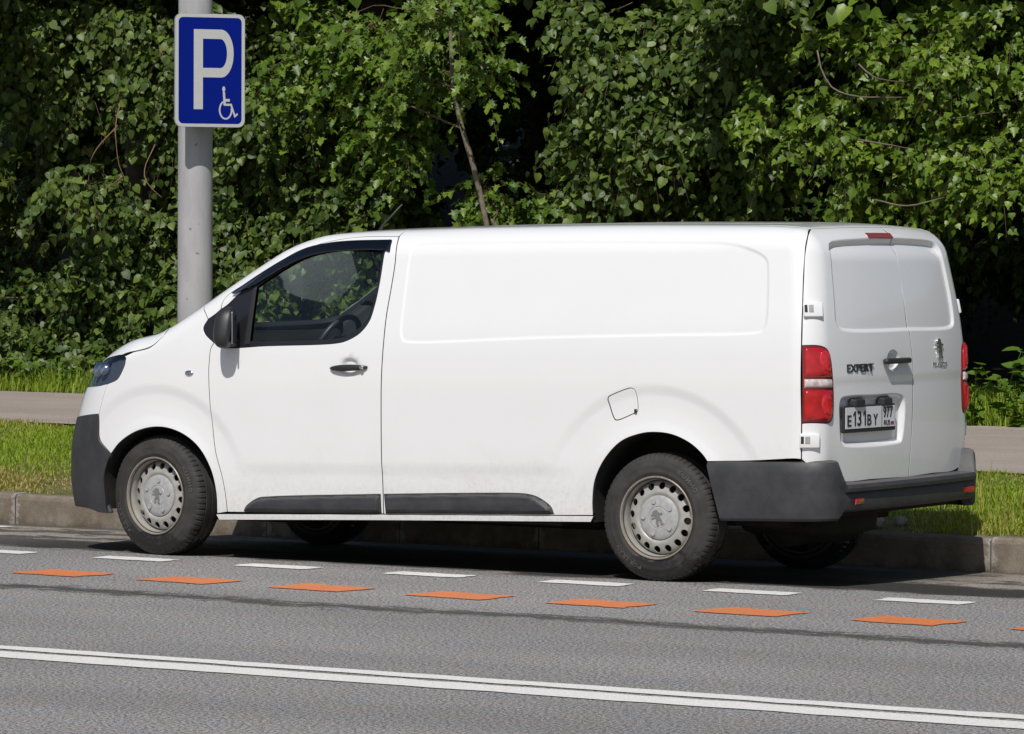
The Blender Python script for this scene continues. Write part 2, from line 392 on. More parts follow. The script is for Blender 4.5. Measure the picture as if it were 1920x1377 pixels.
def loop(*segs, step=.012):
    """closed outline from smooth segments that meet in corners"""
    out = []
    for s in segs:
        c = catmull(s, step)
        if out and np.linalg.norm(c[0]-out[-1]) < 1e-4: c = c[1:]
        out += c
    if np.linalg.norm(out[0]-out[-1]) < 1e-4: out = out[:-1]
    return np.array(out)
def inset(poly, d):
    poly = np.asarray(poly); n = len(poly)
    area = np.sum(poly[:, 0]*np.roll(poly[:, 1], -1)-np.roll(poly[:, 0], -1)*poly[:, 1])
    s = 1 if area > 0 else -1
    e1 = poly-np.roll(poly, 1, 0); e2 = np.roll(poly, -1, 0)-poly
    def nr(e): l_ = np.linalg.norm(e, axis=1, keepdims=True)+1e-12; return np.stack([-e[:, 1], e[:, 0]], 1)/l_*s
    n1, n2 = nr(e1), nr(e2); b_ = n1+n2; b_ /= np.linalg.norm(b_, axis=1, keepdims=True)+1e-9
    k = np.clip(np.einsum('ij,ij->i', b_, n1), .4, 1)[:, None]
    return poly+b_/k*d
def cdt(outer, holes=(), step=.02, extra=None, grid=True):
    """triangles of a polygon with holes and inner grid points; returns points, triangles, boundary loops"""
    loops = [np.asarray(outer)]+[np.asarray(h) for h in holes]
    pts = []; edges = []; ids = []
    for L in loops:
        s = len(pts); pts += [tuple(p) for p in L]; edges += [(s+i, s+(i+1) % len(L)) for i in range(len(L))]; ids.append(range(s, s+len(L)))
    if grid:
        lo = loops[0].min(0); hi = loops[0].max(0)
        gx = np.arange(lo[0], hi[0]+step, step); gy = np.arange(lo[1], hi[1]+step, step*.87)
        Gx, Gy = np.meshgrid(gx, gy); Gx = Gx+(np.arange(len(gy)) % 2)[:, None]*step*.5
        q = np.stack([Gx.ravel(), Gy.ravel()], 1)
        q = q[in_poly(q, loops[0])]
        for h in loops[1:]: q = q[~in_poly(q, h)]
        for L in loops: q = q[seg_dist(q, L) > step*.42]
        if extra is not None:
            ex = np.asarray(extra); ex = ex[in_poly(ex, loops[0])]
            for h in loops[1:]: ex = ex[~in_poly(ex, h)]
            for L in loops: ex = ex[seg_dist(ex, L) > .004]
            if len(ex):
                keep = np.ones(len(q), bool)
                for i in range(0, len(q), 400):
                    dd = ((q[i:i+400, None]-ex[None])**2).sum(-1).min(1); keep[i:i+400] = dd > (step*.45)**2
                q = np.concatenate([q[keep], ex])
        pts += [tuple(p) for p in q]
    vo, eo, fo, ov, oe, of = delaunay_2d_cdt([Vector(p) for p in pts], edges, [], 0, 1e-6)
    V = np.array([(v.x, v.y) for v in vo]); T = np.array([tuple(f) for f in fo if len(f) == 3])
    c = V[T].mean(1); k = in_poly(c, loops[0])
    for h in loops[1:]: k &= ~in_poly(c, h)
    T = T[k]
    a = V[T[:, 1]]-V[T[:, 0]]; b_ = V[T[:, 2]]-V[T[:, 0]]; cr = a[:, 0]*b_[:, 1]-a[:, 1]*b_[:, 0]
    T[cr < 0] = T[cr < 0][:, ::-1]; T = T[np.abs(cr) > 1e-10]
    inv = {}
    for i, o in enumerate(ov):
        for s in o: inv[s] = i
    return V, T, [[inv[i] for i in r] for r in ids]
def extrude_poly(outer, depth, holes=(), grid=False, step=.05):
    """flat plate in the XZ plane of its own frame, front at y = -depth, back at y = 0"""
    V, T, L = cdt(outer, holes, step, grid=grid); n = len(V)
    W = [(x, -depth, z) for x, z in V]+[(x, 0, z) for x, z in V]
    Fc = [tuple(t) for t in T]+[(t[0]+n, t[2]+n, t[1]+n) for t in T]
    for lp in L:
        for i in range(len(lp)):
            a, b_ = lp[i], lp[(i+1) % len(lp)]; Fc.append((b_, a, a+n, b_+n))
    return W, Fc
def pchip(xs, ys):
    xs = np.array(xs, float); ys = np.array(ys, float)
    h = np.diff(xs); d = np.diff(ys)/h
    m = np.zeros_like(xs); m[0] = d[0]; m[-1] = d[-1]
    for i in range(1, len(xs)-1):
        if d[i-1]*d[i] > 0:
            w1 = 2*h[i]+h[i-1]; w2 = h[i]+2*h[i-1]
            m[i] = (w1+w2)/(w1/d[i-1]+w2/d[i])
    def f(x):
        x = np.asarray(x, float); xc = np.clip(x, xs[0], xs[-1])
        i = np.clip(np.searchsorted(xs, xc)-1, 0, len(xs)-2)
        t = (xc-xs[i])/h[i]; t2 = t*t; t3 = t2*t
        v = (2*t3-3*t2+1)*ys[i]+(t3-2*t2+t)*h[i]*m[i]+(-2*t3+3*t2)*ys[i+1]+(t3-t2)*h[i]*m[i+1]
        return v+np.where(x < xs[0], (x-xs[0])*m[0], 0)+np.where(x > xs[-1], (x-xs[-1])*m[-1], 0)
    return f
def smooth(a, b, x):
    t = np.clip((x-a)/(b-a), 0, 1); return t*t*(3-2*t)
RAKE = 0.027
half_width = pchip([.15, .22, .30, .45, .70, .95, 1.15, 1.25, 1.5, 1.75, 2.0], [.905, .922, .937, .949, .956, .957, .949, .939, .892, .838, .78])
top_line = pchip([-1.0, -.86, -.78, -.70, -.60, -.50, -.35, -.18, -.05, .06, .15, .24, .42, .58, .69, .80, .92, 1.04, 1.27, 1.5, 2.4, 3.2, 3.8, 4.06, 4.2, 4.45],
                 [.55, .87, 1.005, 1.09, 1.158, 1.198, 1.224, 1.25, 1.278, 1.322, 1.372, 1.425, 1.535, 1.63, 1.693, 1.752, 1.798, 1.828, 1.846, 1.855, 1.879, 1.888, 1.887, 1.873, 1.85, 1.76])
rear_line = pchip([.2, .5, .8, 1.1, 1.3, 1.6, 1.85, 2.0], [4.265, 4.282, 4.29, 4.280, 4.262, 4.215, 4.165, 4.12])
front_line = pchip([.1, .25, .35, .5, .65, .8, .95, 1.1, 1.3], [-.78, -.835, -.868, -.885, -.88, -.845, -.79, -.70, -.55])
def rnd(a, b, r):
    u = np.maximum(a+r, 0); v = np.maximum(b+r, 0)
    return np.minimum(-r, np.maximum(a, b))+np.sqrt(u*u+v*v)
def body(P):
    x, y, z = P[..., 0], P[..., 1], P[..., 2]
    ay = np.abs(y); zr = z-RAKE*(x-1.6)
    w = half_width(zr)-.085*np.clip((.25-x)/1.0, 0, 2)**2-.022*np.clip((x-3.0)/1.2, 0, 2)**2
    side = (ay-w)*.99
    e = 1e-3
    zt = top_line(x)
    sl = (top_line(x+e)-top_line(x-e))/(2*e)
    crown = .020+.012*smooth(.9, .2, x)
    top = (z-(zt+crown*(1-(ay/.66)**2)*1.0))/np.sqrt(1+sl*sl)
    r1 = .085+.055*smooth(.7, 1.4, x)-.03*smooth(3.3, 4.0, x)+.05*smooth(.1, -.4, x)
    b = rnd(side, top, r1)
    rear = (x-(rear_line(zr)-.06*(ay/.9)**2.5))*.985
    b = rnd(b, rear, .13)
    fr = (front_line(zr)+.16*(ay/.8)**2.6-x)*.9
    b = rnd(b, fr, .20)
    bot = (.215-zr)
    return np.maximum(b, bot)
def grad(P, e=5e-4):
    g = np.empty_like(P)
    for i in range(3):
        d = np.zeros(3); d[i] = e
        g[..., i] = body(P+d)-body(P-d)
    return g/np.maximum(np.linalg.norm(g, axis=-1, keepdims=True), 1e-12)
def march(O, D, off=0.0, n=80, tmax=6.0):
    """first crossing of body = off along rays, by sphere tracing and then bisection"""
    t = np.zeros(len(O)); 
    for k in range(n*2):
        d = np.minimum(body(O+t[:, None]*D)-off, .5)
        t = np.minimum(t+np.where(d > 2e-4, np.maximum(d*.8, 1e-4), 0), tmax)
    lo = np.maximum(t-.02, 0); hi = t+.02
    for k in range(22):
        m = (lo+hi)/2; ins = body(O+m[:, None]*D)-off <= 0
        hi = np.where(ins, m, hi); lo = np.where(ins, lo, m)
    t = (lo+hi)/2
    return O+t[:, None]*D, np.abs(body(O+t[:, None]*D)-off)

# ------------------------------------------------------------------ charts on the body surface
class Chart:
    def __init__(s, d):
        s.d = np.array(d, float); s.d /= np.linalg.norm(s.d)
        up = np.array([0, 0, 1.0]) if abs(s.d[2]) < .95 else np.array([0, 1.0, 0])
        if abs(s.d[2]) >= .95: s.a = np.cross(up, s.d)
        else: s.a = np.cross(up, s.d)
        s.a /= np.linalg.norm(s.a); s.b = np.cross(s.d, s.a)
    def st(s, P): P = np.asarray(P, float); return np.stack([P@s.a, P@s.b], -1)
    def solve(s, st, off=0.0):
        st = np.atleast_2d(st); c = np.array([1.7, 0, .9])
        k = c@s.d+3.2
        O = st[:, :1]*s.a+st[:, 1:]*s.b+k*s.d
        return march(O, np.broadcast_to(-s.d, O.shape), off, 45, 7.0)[0]
SIDE = Chart((0, -1, 0)); TOP = Chart((0, 0, 1)); SIDE_UP = Chart((0, -1, .5)); WING = Chart((-.3, -1, .5)); PILLAR = Chart((-.3, -1, .8))
REAR_L = Chart((1, -.9, .35)); REAR_R = Chart((1, .9, .35)); FRONT_L = Chart((-1, -.85, .1)); NOSE = Chart((-.45, 0, 1)); REAR = Chart((1, 0, 0))
def S3(pts, off=0.0):
    """(x, z) on the left flank"""
    return SIDE.solve(np.array([(x*SIDE.a[0], z) for x, z in pts]), off)
def T3(pts):
    """(x, y) on the upper surface"""
    return TOP.solve(TOP.st(np.array([(x, y, 0) for x, y in pts])))
def R3(pts, off=0.0):
    """(y, z) on the tail"""
    return REAR.solve(REAR.st(np.array([(0, y, z) for y, z in pts])), off)
def mirror_pts(P): P = np.array(P, float); P[:, 1] *= -1; return P
def disp_apply(P, N, h):
    e = 1e-3; g3 = np.zeros_like(P)
    for i in range(3):
        d = np.zeros(3); d[i] = e; g3[:, i] = (h(P+d)-h(P-d))/(2*e)
    P2 = P+N*h(P)[:, None]; g3 -= (g3*N).sum(1, keepdims=True)*N
    N2 = N-g3; N2 /= np.linalg.norm(N2, axis=1, keepdims=True)
    return P2, N2
def panel(name, loop3, chart, mat, parent, holes3=(), off=0.0, step=.025, gap=.0034, flange=.03, disp=None, extra3=None, mirror=False, both=False, **kw):
    outer = inset(chart.st(loop3), gap); holes = [inset(chart.st(h), -gap) for h in holes3]
    ex = chart.st(extra3) if extra3 is not None else None
    V, T, L = cdt(outer, holes, step, ex)
    P = chart.solve(V, off); N = grad(P)
    if disp is not None: P, N = disp_apply(P, N, disp)
    VV = [P]; NN = [N]; Fc = [tuple(t) for t in T]; base = len(P); dark_faces = []
    for lp in L:
        lp = np.array(lp); q = P[lp]; nn = N[lp]
        e = np.roll(q, -1, 0)-np.roll(q, 1, 0); e /= np.linalg.norm(e, axis=1, keepdims=True)+1e-9
        t = np.cross(e, nn)
        s0 = V[lp]; A = np.sum(s0[:, 0]*np.roll(s0[:, 1], -1)-np.roll(s0[:, 0], -1)*s0[:, 1])
        if lp is not None and (A < 0) == (L.index(list(lp)) == 0): t = -t
        t /= np.linalg.norm(t, axis=1, keepdims=True)+1e-9
        r1 = q+t*.0012-nn*.0022; r2 = q+t*.0012-nn*flange
        n1 = nn+t; n1 /= np.linalg.norm(n1, axis=1, keepdims=True)
        k = len(lp); VV += [r1, r2]; NN += [n1, t]
        for i in range(k):
            j = (i+1) % k
            f1 = (lp[i], base+i, base+j, lp[j]); f2 = (base+i, base+k+i, base+k+j, base+j)
            if A < 0: f1, f2 = f1[::-1], f2[::-1]
            Fc += [f1, f2]; dark_faces += [len(Fc)-1]
        base += 2*k
    P = np.concatenate(VV); N = np.concatenate(NN)
    if mirror:
        P = mirror_pts(P); N = mirror_pts(N); Fc = [f[::-1] for f in Fc]
    elif both:
        n0 = len(P); P = np.concatenate([P, mirror_pts(P)]); N = np.concatenate([N, mirror_pts(N)])
        dark_faces = dark_faces+[i+len(Fc) for i in dark_faces]
        Fc = Fc+[tuple(i+n0 for i in f[::-1]) for f in Fc]
    o = mesh_from(name, P, Fc, mat, parent, True, N, **kw)
    if mat == "white_body_paint":      # shade painted black down inside the shut lines
        o.data.materials.append(MATS["seam_shade"])
        mi = np.zeros(len(Fc), np.int32); mi[dark_faces] = 1; o.data.polygons.foreach_set('material_index', mi)
    return o
def sm(a, b_, x): return smooth(a, b_, x)

# ------------------------------------------------------------------ the van
van = empty("delivery_van", (1.7, 0, 0), label="white panel van parked along the kerb on steel wheels", cat="van")
VAN_OFF = Vector((-1.7, 0, 0))
# parts are modelled in world space and hung under the van at its base
door_front = [(.418, 1.217), (.399, 1.184), (.393, 1.109), (.391, 1.076), (.401, .915), (.416, .754), (.440, .601), (.482, .473), (.504, .369), (.512, .266)]
door_rear = [(1.547, 1.822), (1.562, 1.785), (1.577, 1.716), (1.579, 1.641), (1.572, 1.514), (1.564, 1.400), (1.562, 1.246), (1.558, 1.070), (1.558, .777), (1.562, .484), (1.564, .295)]
door_top = [(1.547, 1.822), (1.312, 1.819), (1.169, 1.804), (1.033, 1.774), (.896, 1.717), (.751, 1.645), (.603, 1.562), (.476, 1.489), (.446, 1.449), (.441, 1.405)]
black_edge = [(.441, 1.405), (.479, 1.428), (.545, 1.488)]
win_top = [(.545, 1.488), (.678, 1.592), (.823, 1.674), (.962, 1.743), (1.106, 1.777), (1.252, 1.792), (1.508, 1.797)]
win_low = [(1.508, 1.797), (1.501, 1.730), (1.494, 1.564), (1.478, 1.436), (1.455, 1.353), (1.401, 1.288), (1.320, 1.245), (1.252, 1.229), (.783, 1.206), (.493, 1.193), (.418, 1.217)]
sail_front = [(.361, 1.348), (.336, 1.301), (.353, 1.265), (.418, 1.217)]
sail_top = [(.441, 1.405), (.406, 1.377), (.361, 1.348)]
pillar_seam = [(.309, 1.404), (.334, 1.384), (.361, 1.348)]
bonnet_seam = [(-.254, 1.135), (-.139, 1.159), (-.036, 1.183), (.010, 1.214), (.047, 1.254)]
arch_front = [(.440, .254), (.441, .371), (.408, .505), (.336, .618), (.243, .687), (.130, .726), (.016, .732), (-.122, .701), (-.242, .636), (-.309, .570)]
arch_rear = [(3.607, .648), (3.580, .682), (3.506, .740), (3.394, .784), (3.281, .793), (3.201, .782), (3.087, .739), (2.988, .645), (2.924, .530), (2.904, .415), (2.903, .337)]
rear_seam = [(4.085, 1.834), (4.101, 1.757), (4.110, 1.629), (4.127, 1.436), (4.138, 1.263)]
rear_seam_low = [(4.148, .862), (4.147, .674)]
head_edge = [(-.349, .966), (-.267, .997), (-.221, 1.063), (-.209, 1.104), (-.223, 1.124), (-.254, 1.135)]
recess = loop([(1.668, 1.489), (1.672, 1.731), (1.681, 1.760), (1.704, 1.775), (2.034, 1.790), (2.795, 1.799), (3.384, 1.798), (3.647, 1.793), (3.766, 1.771), (3.870, 1.731), (3.900, 1.705), (3.910, 1.670),
               (3.934, 1.428), (3.930, 1.365), (3.910, 1.333), (3.875, 1.324), (3.308, 1.304), (2.572, 1.279), (1.731, 1.242), (1.690, 1.250), (1.672, 1.285), (1.668, 1.489)], step=.02)
flap = loop([(3.002, .955), (3.006, .972), (3.024, .982), (3.125, 1.019), (3.146, 1.022), (3.165, 1.012), (3.173, .990), (3.182, .914), (3.176, .898), (3.157, .890), (3.070, .855), (3.048, .853), (3.035, .868), (3.002, .955)], step=.008)
def xz(P): return P[:, [0, 2]]
def flare(P, cx, cz, R1, lip, depth):
    dx = P[:, 0]-cx; dz = P[:, 2]-cz; r = np.sqrt(dx*dx+dz*dz)
    ang = np.arctan2(dz, np.abs(dx)); fade = sm(.12, .75, ang)
    prof = sm(R1+.010, R1-.065, r)*sm(lip-.02, lip+.16, r)+.0*r
    return (-depth*prof+.006*sm(lip+.07, lip, r))*fade
def side_disp(P):
    q = xz(P); h = np.zeros(len(P))
    k = (P[:, 0] > 1.5) & (P[:, 0] < 4.1) & (P[:, 2] > 1.1)
    if k.any():
        s = sdf_poly(q[k], recess); h[k] += -.0055*sm(-.008, .012, s)
    h += flare(P, 3.285, .335, .71, .45, .009)+flare(P, .03, .335, .64, .40, .008)
    zr = P[:, 2]-.027*(P[:, 0]-1.6)
    h += -.006*sm(.58, .50, zr)*sm(.30, .42, zr)*sm(.5, .8, P[:, 0])*sm(2.9, 2.6, P[:, 0])
    return h
hc = np.array([1.345, 1.106])
def door_disp(P):
    h = side_disp(P); q = xz(P)-hc; r = np.sqrt((q[:, 0]/1.15)**2+(q[:, 1]*1.2)**2)
    return h-.022*sm(.058, .030, r)
rings = np.concatenate([inset(recess, d) for d in (-.022, -.014, -.008, -.002, .004, .010, .016)])
ring3 = np.stack([rings[:, 0], np.zeros(len(rings)), rings[:, 1]], 1)
def side_extra(q, chart):
    """3-D points on the flank for extra mesh vertices"""
    return S3(q)
roof_edge = [(1.15, -.655), (1.6, -.66), (2.5, -.665), (3.5, -.665), (4.05, -.655)]
W_line = [(.14, -.74), (.27, -.738), (.6, -.705), (.9, -.675), (1.15, -.655)]
ws_top = [(1.15, -.655), (1.185, -.55), (1.215, -.30), (1.228, 0)]
ws_bot = [(.14, -.74), (.075, -.62), (.005, -.3), (-.02, 0)]
door_seg = [S3(door_front), S3([(.512, .266), (1.564, .295)]), S3(door_rear[::-1]), S3(door_top), S3(black_edge), S3(win_top), S3(win_low)]
def sides(fn):
    """build a left part and its mirrored right twin"""
    return fn(False), fn(True)

# front doors
def make_door(mir):
    hx = np.array([(hc[0]+r*1.15*math.cos(a), hc[1]+r/1.2*math.sin(a)) for r in (.026, .036, .046, .056) for a in np.linspace(0, 2*math.pi, 28)[:-1]])
    d = panel("front_door", loop(*door_seg), SIDE, "white_body_paint", van, disp=door_disp, extra3=S3(hx), mirror=mir)
    glass_loop = loop(S3([(.668, 1.232), (1.25, 1.256), (1.31, 1.27), (1.385, 1.31), (1.437, 1.365), (1.462, 1.44), (1.480, 1.565), (1.487, 1.735)]),
                      S3([(1.487, 1.735), (1.25, 1.748), (1.11, 1.733), (.97, 1.695), (.83, 1.627), (.70, 1.548), (.672, 1.53)]), S3([(.672, 1.53), (.668, 1.232)]))
    panel("window_frame", loop(S3(sail_top[::-1]), S3(black_edge), S3(win_top), S3(win_low), S3(sail_front[::-1])), SIDE, "black_trim", d, holes3=[glass_loop], off=-.004, gap=.0015, flange=.02, mirror=mir)
    panel("window_glass", glass_loop, SIDE, "window_glass", d, off=-.012, gap=-.004, flange=.003, mirror=mir)
    panel("window_channel", loop(S3([(.636, 1.215), (.662, 1.216)]), S3([(.662, 1.216), (.668, 1.535)]), S3([(.668, 1.535), (.648, 1.522)]), S3([(.648, 1.522), (.636, 1.215)])), SIDE, "satin_black", d, off=.004, gap=0, flange=.008, mirror=mir)
    v_out = [(.515, 1.497), (.678, 1.598), (.823, 1.680), (.962, 1.749), (1.106, 1.783), (1.252, 1.798), (1.523, 1.806)]
    v_in = [(1.536, 1.742), (1.491, 1.752), (1.131, 1.738), (.982, 1.705), (.834, 1.642), (.649, 1.543), (.54, 1.500)]
    panel("wind_deflector", loop(S3(v_out), S3([v_out[-1], v_in[0]]), S3(v_in), S3([v_in[-1], v_out[0]])), SIDE, "smoked_acrylic", d, off=.020, gap=0, flange=.018, mirror=mir,
          disp=lambda P: .004*np.sin(P[:, 0]*3))
    panel("inner_trim", loop(S3([(.50, 1.19), (.783, 1.20), (1.25, 1.222), (1.40, 1.275), (1.46, 1.34), (1.50, 1.45)]), S3([(1.50, 1.45), (1.54, 1.2), (1.54, .33)]), S3([(1.54, .33), (.55, .30)]), S3([(.55, .30), (.47, .8), (.50, 1.19)])),
          SIDE, "cabin_dark", d, off=-.055, step=.06, gap=0, flange=.005, mirror=mir)
    s = -1 if mir else 1
    # pull handle
    V = []; Fc = []; K = 14; ns = 10
    for i in range(K):
        t = i/(K-1); x = 1.225+.242*t; z = 1.090+.010*t
        env = min(1, (math.sin(math.pi*min(max(t, .02), .98)))**.45)
        hz = .0175*env+.002; bow = .020*math.sin(math.pi*t)**.55
        y0 = S3([(x, z)])[0, 1]-.006-bow
        for k in range(ns):
            a = 2*math.pi*k/ns; V.append((x, s*(y0+.010*math.cos(a)), z+hz*math.sin(a)))
    for i in range(K-1):
        for k in range(ns):
            a, b_ = i*ns+k, i*ns+(k+1) % ns; f = (a, b_, b_+ns, a+ns); Fc.append(f if mir else f[::-1])
    Fc += [tuple(range(ns)), tuple(range((K-1)*ns, K*ns))[::-1]]
    mesh_from("door_handle", V, Fc, "satin_black", d)
    lk = S3([(1.442, 1.099)])[0]; b2 = bmesh.new()
    bmesh.ops.create_cone(b2, cap_ends=True, segments=20, radius1=.011, radius2=.010, depth=.012, matrix=Matrix.Translation((lk[0], s*(lk[1]-.026), lk[2])) @ Matrix.Rotation(R(90), 4, 'X'))
    bm_mesh("lock_cylinder", b2, "chrome", d)
    # mirror
    mc = np.array([.585, -1.035, 1.305]); V = []; Fc = []; nu, nv = 28, 18; ca, sa = math.cos(R(24)), math.sin(R(24))
    def mrot(x, y, z): return (mc[0]+x*ca-y*sa, s*(mc[1]+x*sa+y*ca), mc[2]+z)
    for i in range(nv+1):
        ph = -math.pi/2+math.pi*i/nv
        for j in range(nu):
            th = 2*math.pi*j/nu
            cx, cy, cz = math.cos(ph)*math.cos(th), math.cos(ph)*math.sin(th), math.sin(ph)
            p = lambda v, e: math.copysign(abs(v)**e, v)
            x = p(cx, .78); y = p(cy, .70); z = p(cz, .72)
            V.append(mrot(x*(.036 if x > 0 else .078)+.012*z, y*.082*(1-.14*z)+.010*z, z*.116))
    for i in range(nv):
        for j in range(nu):
            a, b_ = i*nu+j, i*nu+(j+1) % nu; f = (a, b_, b_+nu, a+nu); Fc.append(f if not mir else f[::-1])
    mesh_from("mirror_housing", V, Fc, "satin_black", d)
    b2 = box_bm(.010, .125, .178, (.034, 0, .002), .004)
    for v in b2.verts: v.co = mrot(*v.co)
    if mir: bmesh.ops.reverse_faces(b2, faces=b2.faces)
    bm_mesh("mirror_glass", b2, "lamp_chrome", d)
    b2 = box_bm(.10, .10, .05, (mc[0]-.045, s*(-.965), 1.222), .018, 3); bm_mesh("mirror_arm", b2, "satin_black", d, True)
    return d
sides(make_door)

# front wings, pillars, cargo flanks
wing_loop = loop(S3(bonnet_seam), np.concatenate([S3([bonnet_seam[-1]]), T3([(.085, -.83), (.14, -.74)])]), T3(W_line[:2]),
                 np.concatenate([T3([W_line[1]]), S3(pillar_seam[:1])]), S3(pillar_seam), S3(sail_front), S3(door_front), S3([(.512, .266), (.440, .254)]), S3(arch_front),
                 S3([(-.309, .570), (-.392, .632), (-.409, .665), (-.408, .795)]), S3([(-.408, .795), (-.392, .846), (-.364, .923), (-.349, .966)]), S3(head_edge))
def arc_extra(cx, cz, radii, a0=.1, a1=3.04):
    q = np.array([(cx+r*math.cos(a), cz+r*math.sin(a)) for r in radii for a in np.linspace(a0, a1, 130)]); return S3(q)
def make_wing(mir):
    w = panel("front_wing", wing_loop, WING, "white_body_paint", van, disp=side_disp, extra3=arc_extra(.03, .335, (.652, .642, .632, .620, .606, .592, .576)), mirror=mir)
    c = S3([(.258, 1.043)])[0]; s = -1 if mir else 1; b2 = bmesh.new()
    bmesh.ops.create_uvsphere(b2, u_segments=18, v_segments=10, radius=1, matrix=Matrix.Translation((c[0], s*(c[1]-.001), c[2])) @ Matrix.Diagonal((.030, .010, .017, 1)))
    bm_mesh("side_repeater", b2, "lamp_chrome", w, True)
sides(make_wing)
pillar_loop = loop(T3(W_line[1:]), T3([(1.15, -.655), (1.35, -.658), (1.548, -.66)]), np.concatenate([T3([(1.548, -.66)]), S3([(1.549, 1.845), (1.547, 1.822)])]), S3(door_top), S3(sail_top), S3(pillar_seam[::-1]),
                   np.concatenate([S3(pillar_seam[:1]), T3([W_line[1]])]))
sides(lambda m_: panel("roof_pillar", pillar_loop, PILLAR, "white_body_paint", van, step=.03, mirror=m_))
RE3 = np.concatenate([T3([(1.552, -.66)]), T3(roof_edge[2:])])
seam3 = np.concatenate([T3([(4.05, -.655)]), S3(rear_seam)])
lamp3 = [S3([(4.138, 1.263)])[0], (4.217, -.835, 1.259), (4.232, -.794, 1.238), (4.239, -.770, 1.182), (4.249, -.773, .885), (4.246, -.796, .865), S3([(4.148, .862)])[0]]
cargo_loop = loop(np.concatenate([S3([(1.566, .293), (1.560, .777), (1.560, 1.070), (1.564, 1.246), (1.566, 1.400), (1.574, 1.514), (1.581, 1.641), (1.579, 1.716), (1.564, 1.785), (1.550, 1.822)])]),
                  np.concatenate([S3([(1.550, 1.822)]), S3([(1.551, 1.845)]), T3([(1.552, -.66)])]), RE3, seam3, S3([rear_seam[-1], rear_seam_low[0]]), S3(rear_seam_low),
                  S3([(4.147, .674), (3.836, .657), (3.607, .648)]), S3(arch_rear), S3([(2.903, .337), (2.2, .312), (1.566, .293)]))
def make_cargo(mir):
    fl = S3(flap) if not mir else None
    ex = np.concatenate([S3(rings), arc_extra(3.285, .335, (.722, .712, .702, .690, .676, .662, .646))])
    c = panel("cargo_side", cargo_loop, SIDE_UP, "white_body_paint", van, holes3=[fl] if fl is not None else [], disp=side_disp, extra3=ex, mirror=mir)
    if not mir:
        f = panel("fuel_flap", fl, SIDE, "white_body_paint", c, disp=side_disp, gap=.0022, step=.02)
        p = S3([(3.173, .902)])[0]; b2 = box_bm(.016, .006, .022, (p[0], p[1]-.0, p[2]), .003); bm_mesh("flap_notch", b2, "satin_black", f)
    return c
sides(make_cargo)

# sills and lower mouldings
def make_sill(mir):
    s = panel("sill", loop(S3([(.440, .250), (1.5, .288), (2.905, .333)]), S3([(2.905, .333), (2.888, .304)]), S3([(2.888, .304), (1.559, .262), (.455, .222)]), S3([(.455, .222), (.440, .250)])),
              SIDE, "white_body_paint", van, off=.006, gap=0, flange=.03, step=.015, mirror=mir)
    return s
sides(make_sill)
mf = loop(S3([(.622, .270), (.638, .300), (.672, .327), (.734, .356), (.80, .364), (.924, .373), (1.548, .405)]), S3([(1.548, .405), (1.554, .296)]), S3([(1.554, .296), (.622, .270)]))
mr = loop(S3([(1.574, .406), (2.054, .428), (2.430, .441), (2.500, .438), (2.562, .424), (2.644, .374), (2.662, .334)]), S3([(2.662, .334), (1.579, .298)]), S3([(1.579, .298), (1.574, .406)]))
def mould(lp):
    q = lp[:, [0, 2]]
    def h(P):
        s = sdf_poly(xz(P), q); zr = P[:, 2]-.034*(P[:, 0]-1.6)
        return .020*sm(0, .022, s)+.006*sm(.385, .345, zr)*sm(0, .03, s)
    return h
for nm, lp in (("side_moulding", mf), ("side_moulding", mr)):
    for mir in (False, True):
        panel(nm, lp, SIDE, "dark_plastic", van, disp=mould(lp), gap=0, flange=.03, step=.012, mirror=mir)

# roof, windscreen, bonnet
def sym(P): P = np.asarray(P); return np.concatenate([P, mirror_pts(P[::-1][1:])]) if abs(P[-1, 1]) < 1e-6 else P
RB = T3([(1.15, -.655), (1.6, -.66), (2.5, -.665), (3.5, -.665), (4.05, -.655)])
roof_rear = T3([(4.05, -.655), (4.078, -.4), (4.088, 0), (4.078, .4), (4.05, .655)])
wt = sym(T3(ws_top)); wb = sym(T3(ws_bot))
def roof_disp(P):
    h = np.zeros(len(P)); f = sm(1.9, 2.05, P[:, 0])*sm(3.95, 3.8, P[:, 0])
    for yc in (-.45, -.15, .15, .45): h -= .005*np.exp(-((P[:, 1]-yc)/.03)**2)*f
    return h
panel("roof", loop(RB, roof_rear, mirror_pts(RB)[::-1], wt[::-1]), TOP, "white_body_paint", van, step=.04, disp=roof_disp)
WL = T3(W_line)
panel("windscreen", loop(WL, wt, mirror_pts(WL)[::-1], wb[::-1]), Chart((-.6, 0, 1)), "window_glass", van, off=-.006, step=.06, gap=.001, flange=.006)
bon_rear = np.concatenate([S3([bonnet_seam[-1]]), T3([(.045, -.80), (-.015, -.62), (-.075, -.3), (-.09, 0)])])
bon_front = np.concatenate([T3([(-.795, 0), (-.785, -.3), (-.735, -.52), (-.60, -.68)]), S3([(-.357, 1.123), (-.254, 1.135)])])
BS = S3(bonnet_seam)
panel("bonnet", loop(BS, sym(bon_rear), mirror_pts(BS)[::-1], np.concatenate([mirror_pts(bon_front)[::-1], bon_front[1:]])), NOSE, "white_body_paint", van, step=.035)
cowl = np.concatenate([S3([bonnet_seam[-1]]), T3([(.085, -.83), (.14, -.74)])])
panel("cowl", loop(cowl, wb, mirror_pts(cowl)[::-1], sym(bon_rear)[::-1]), NOSE, "satin_black", van, off=-.008, step=.05)

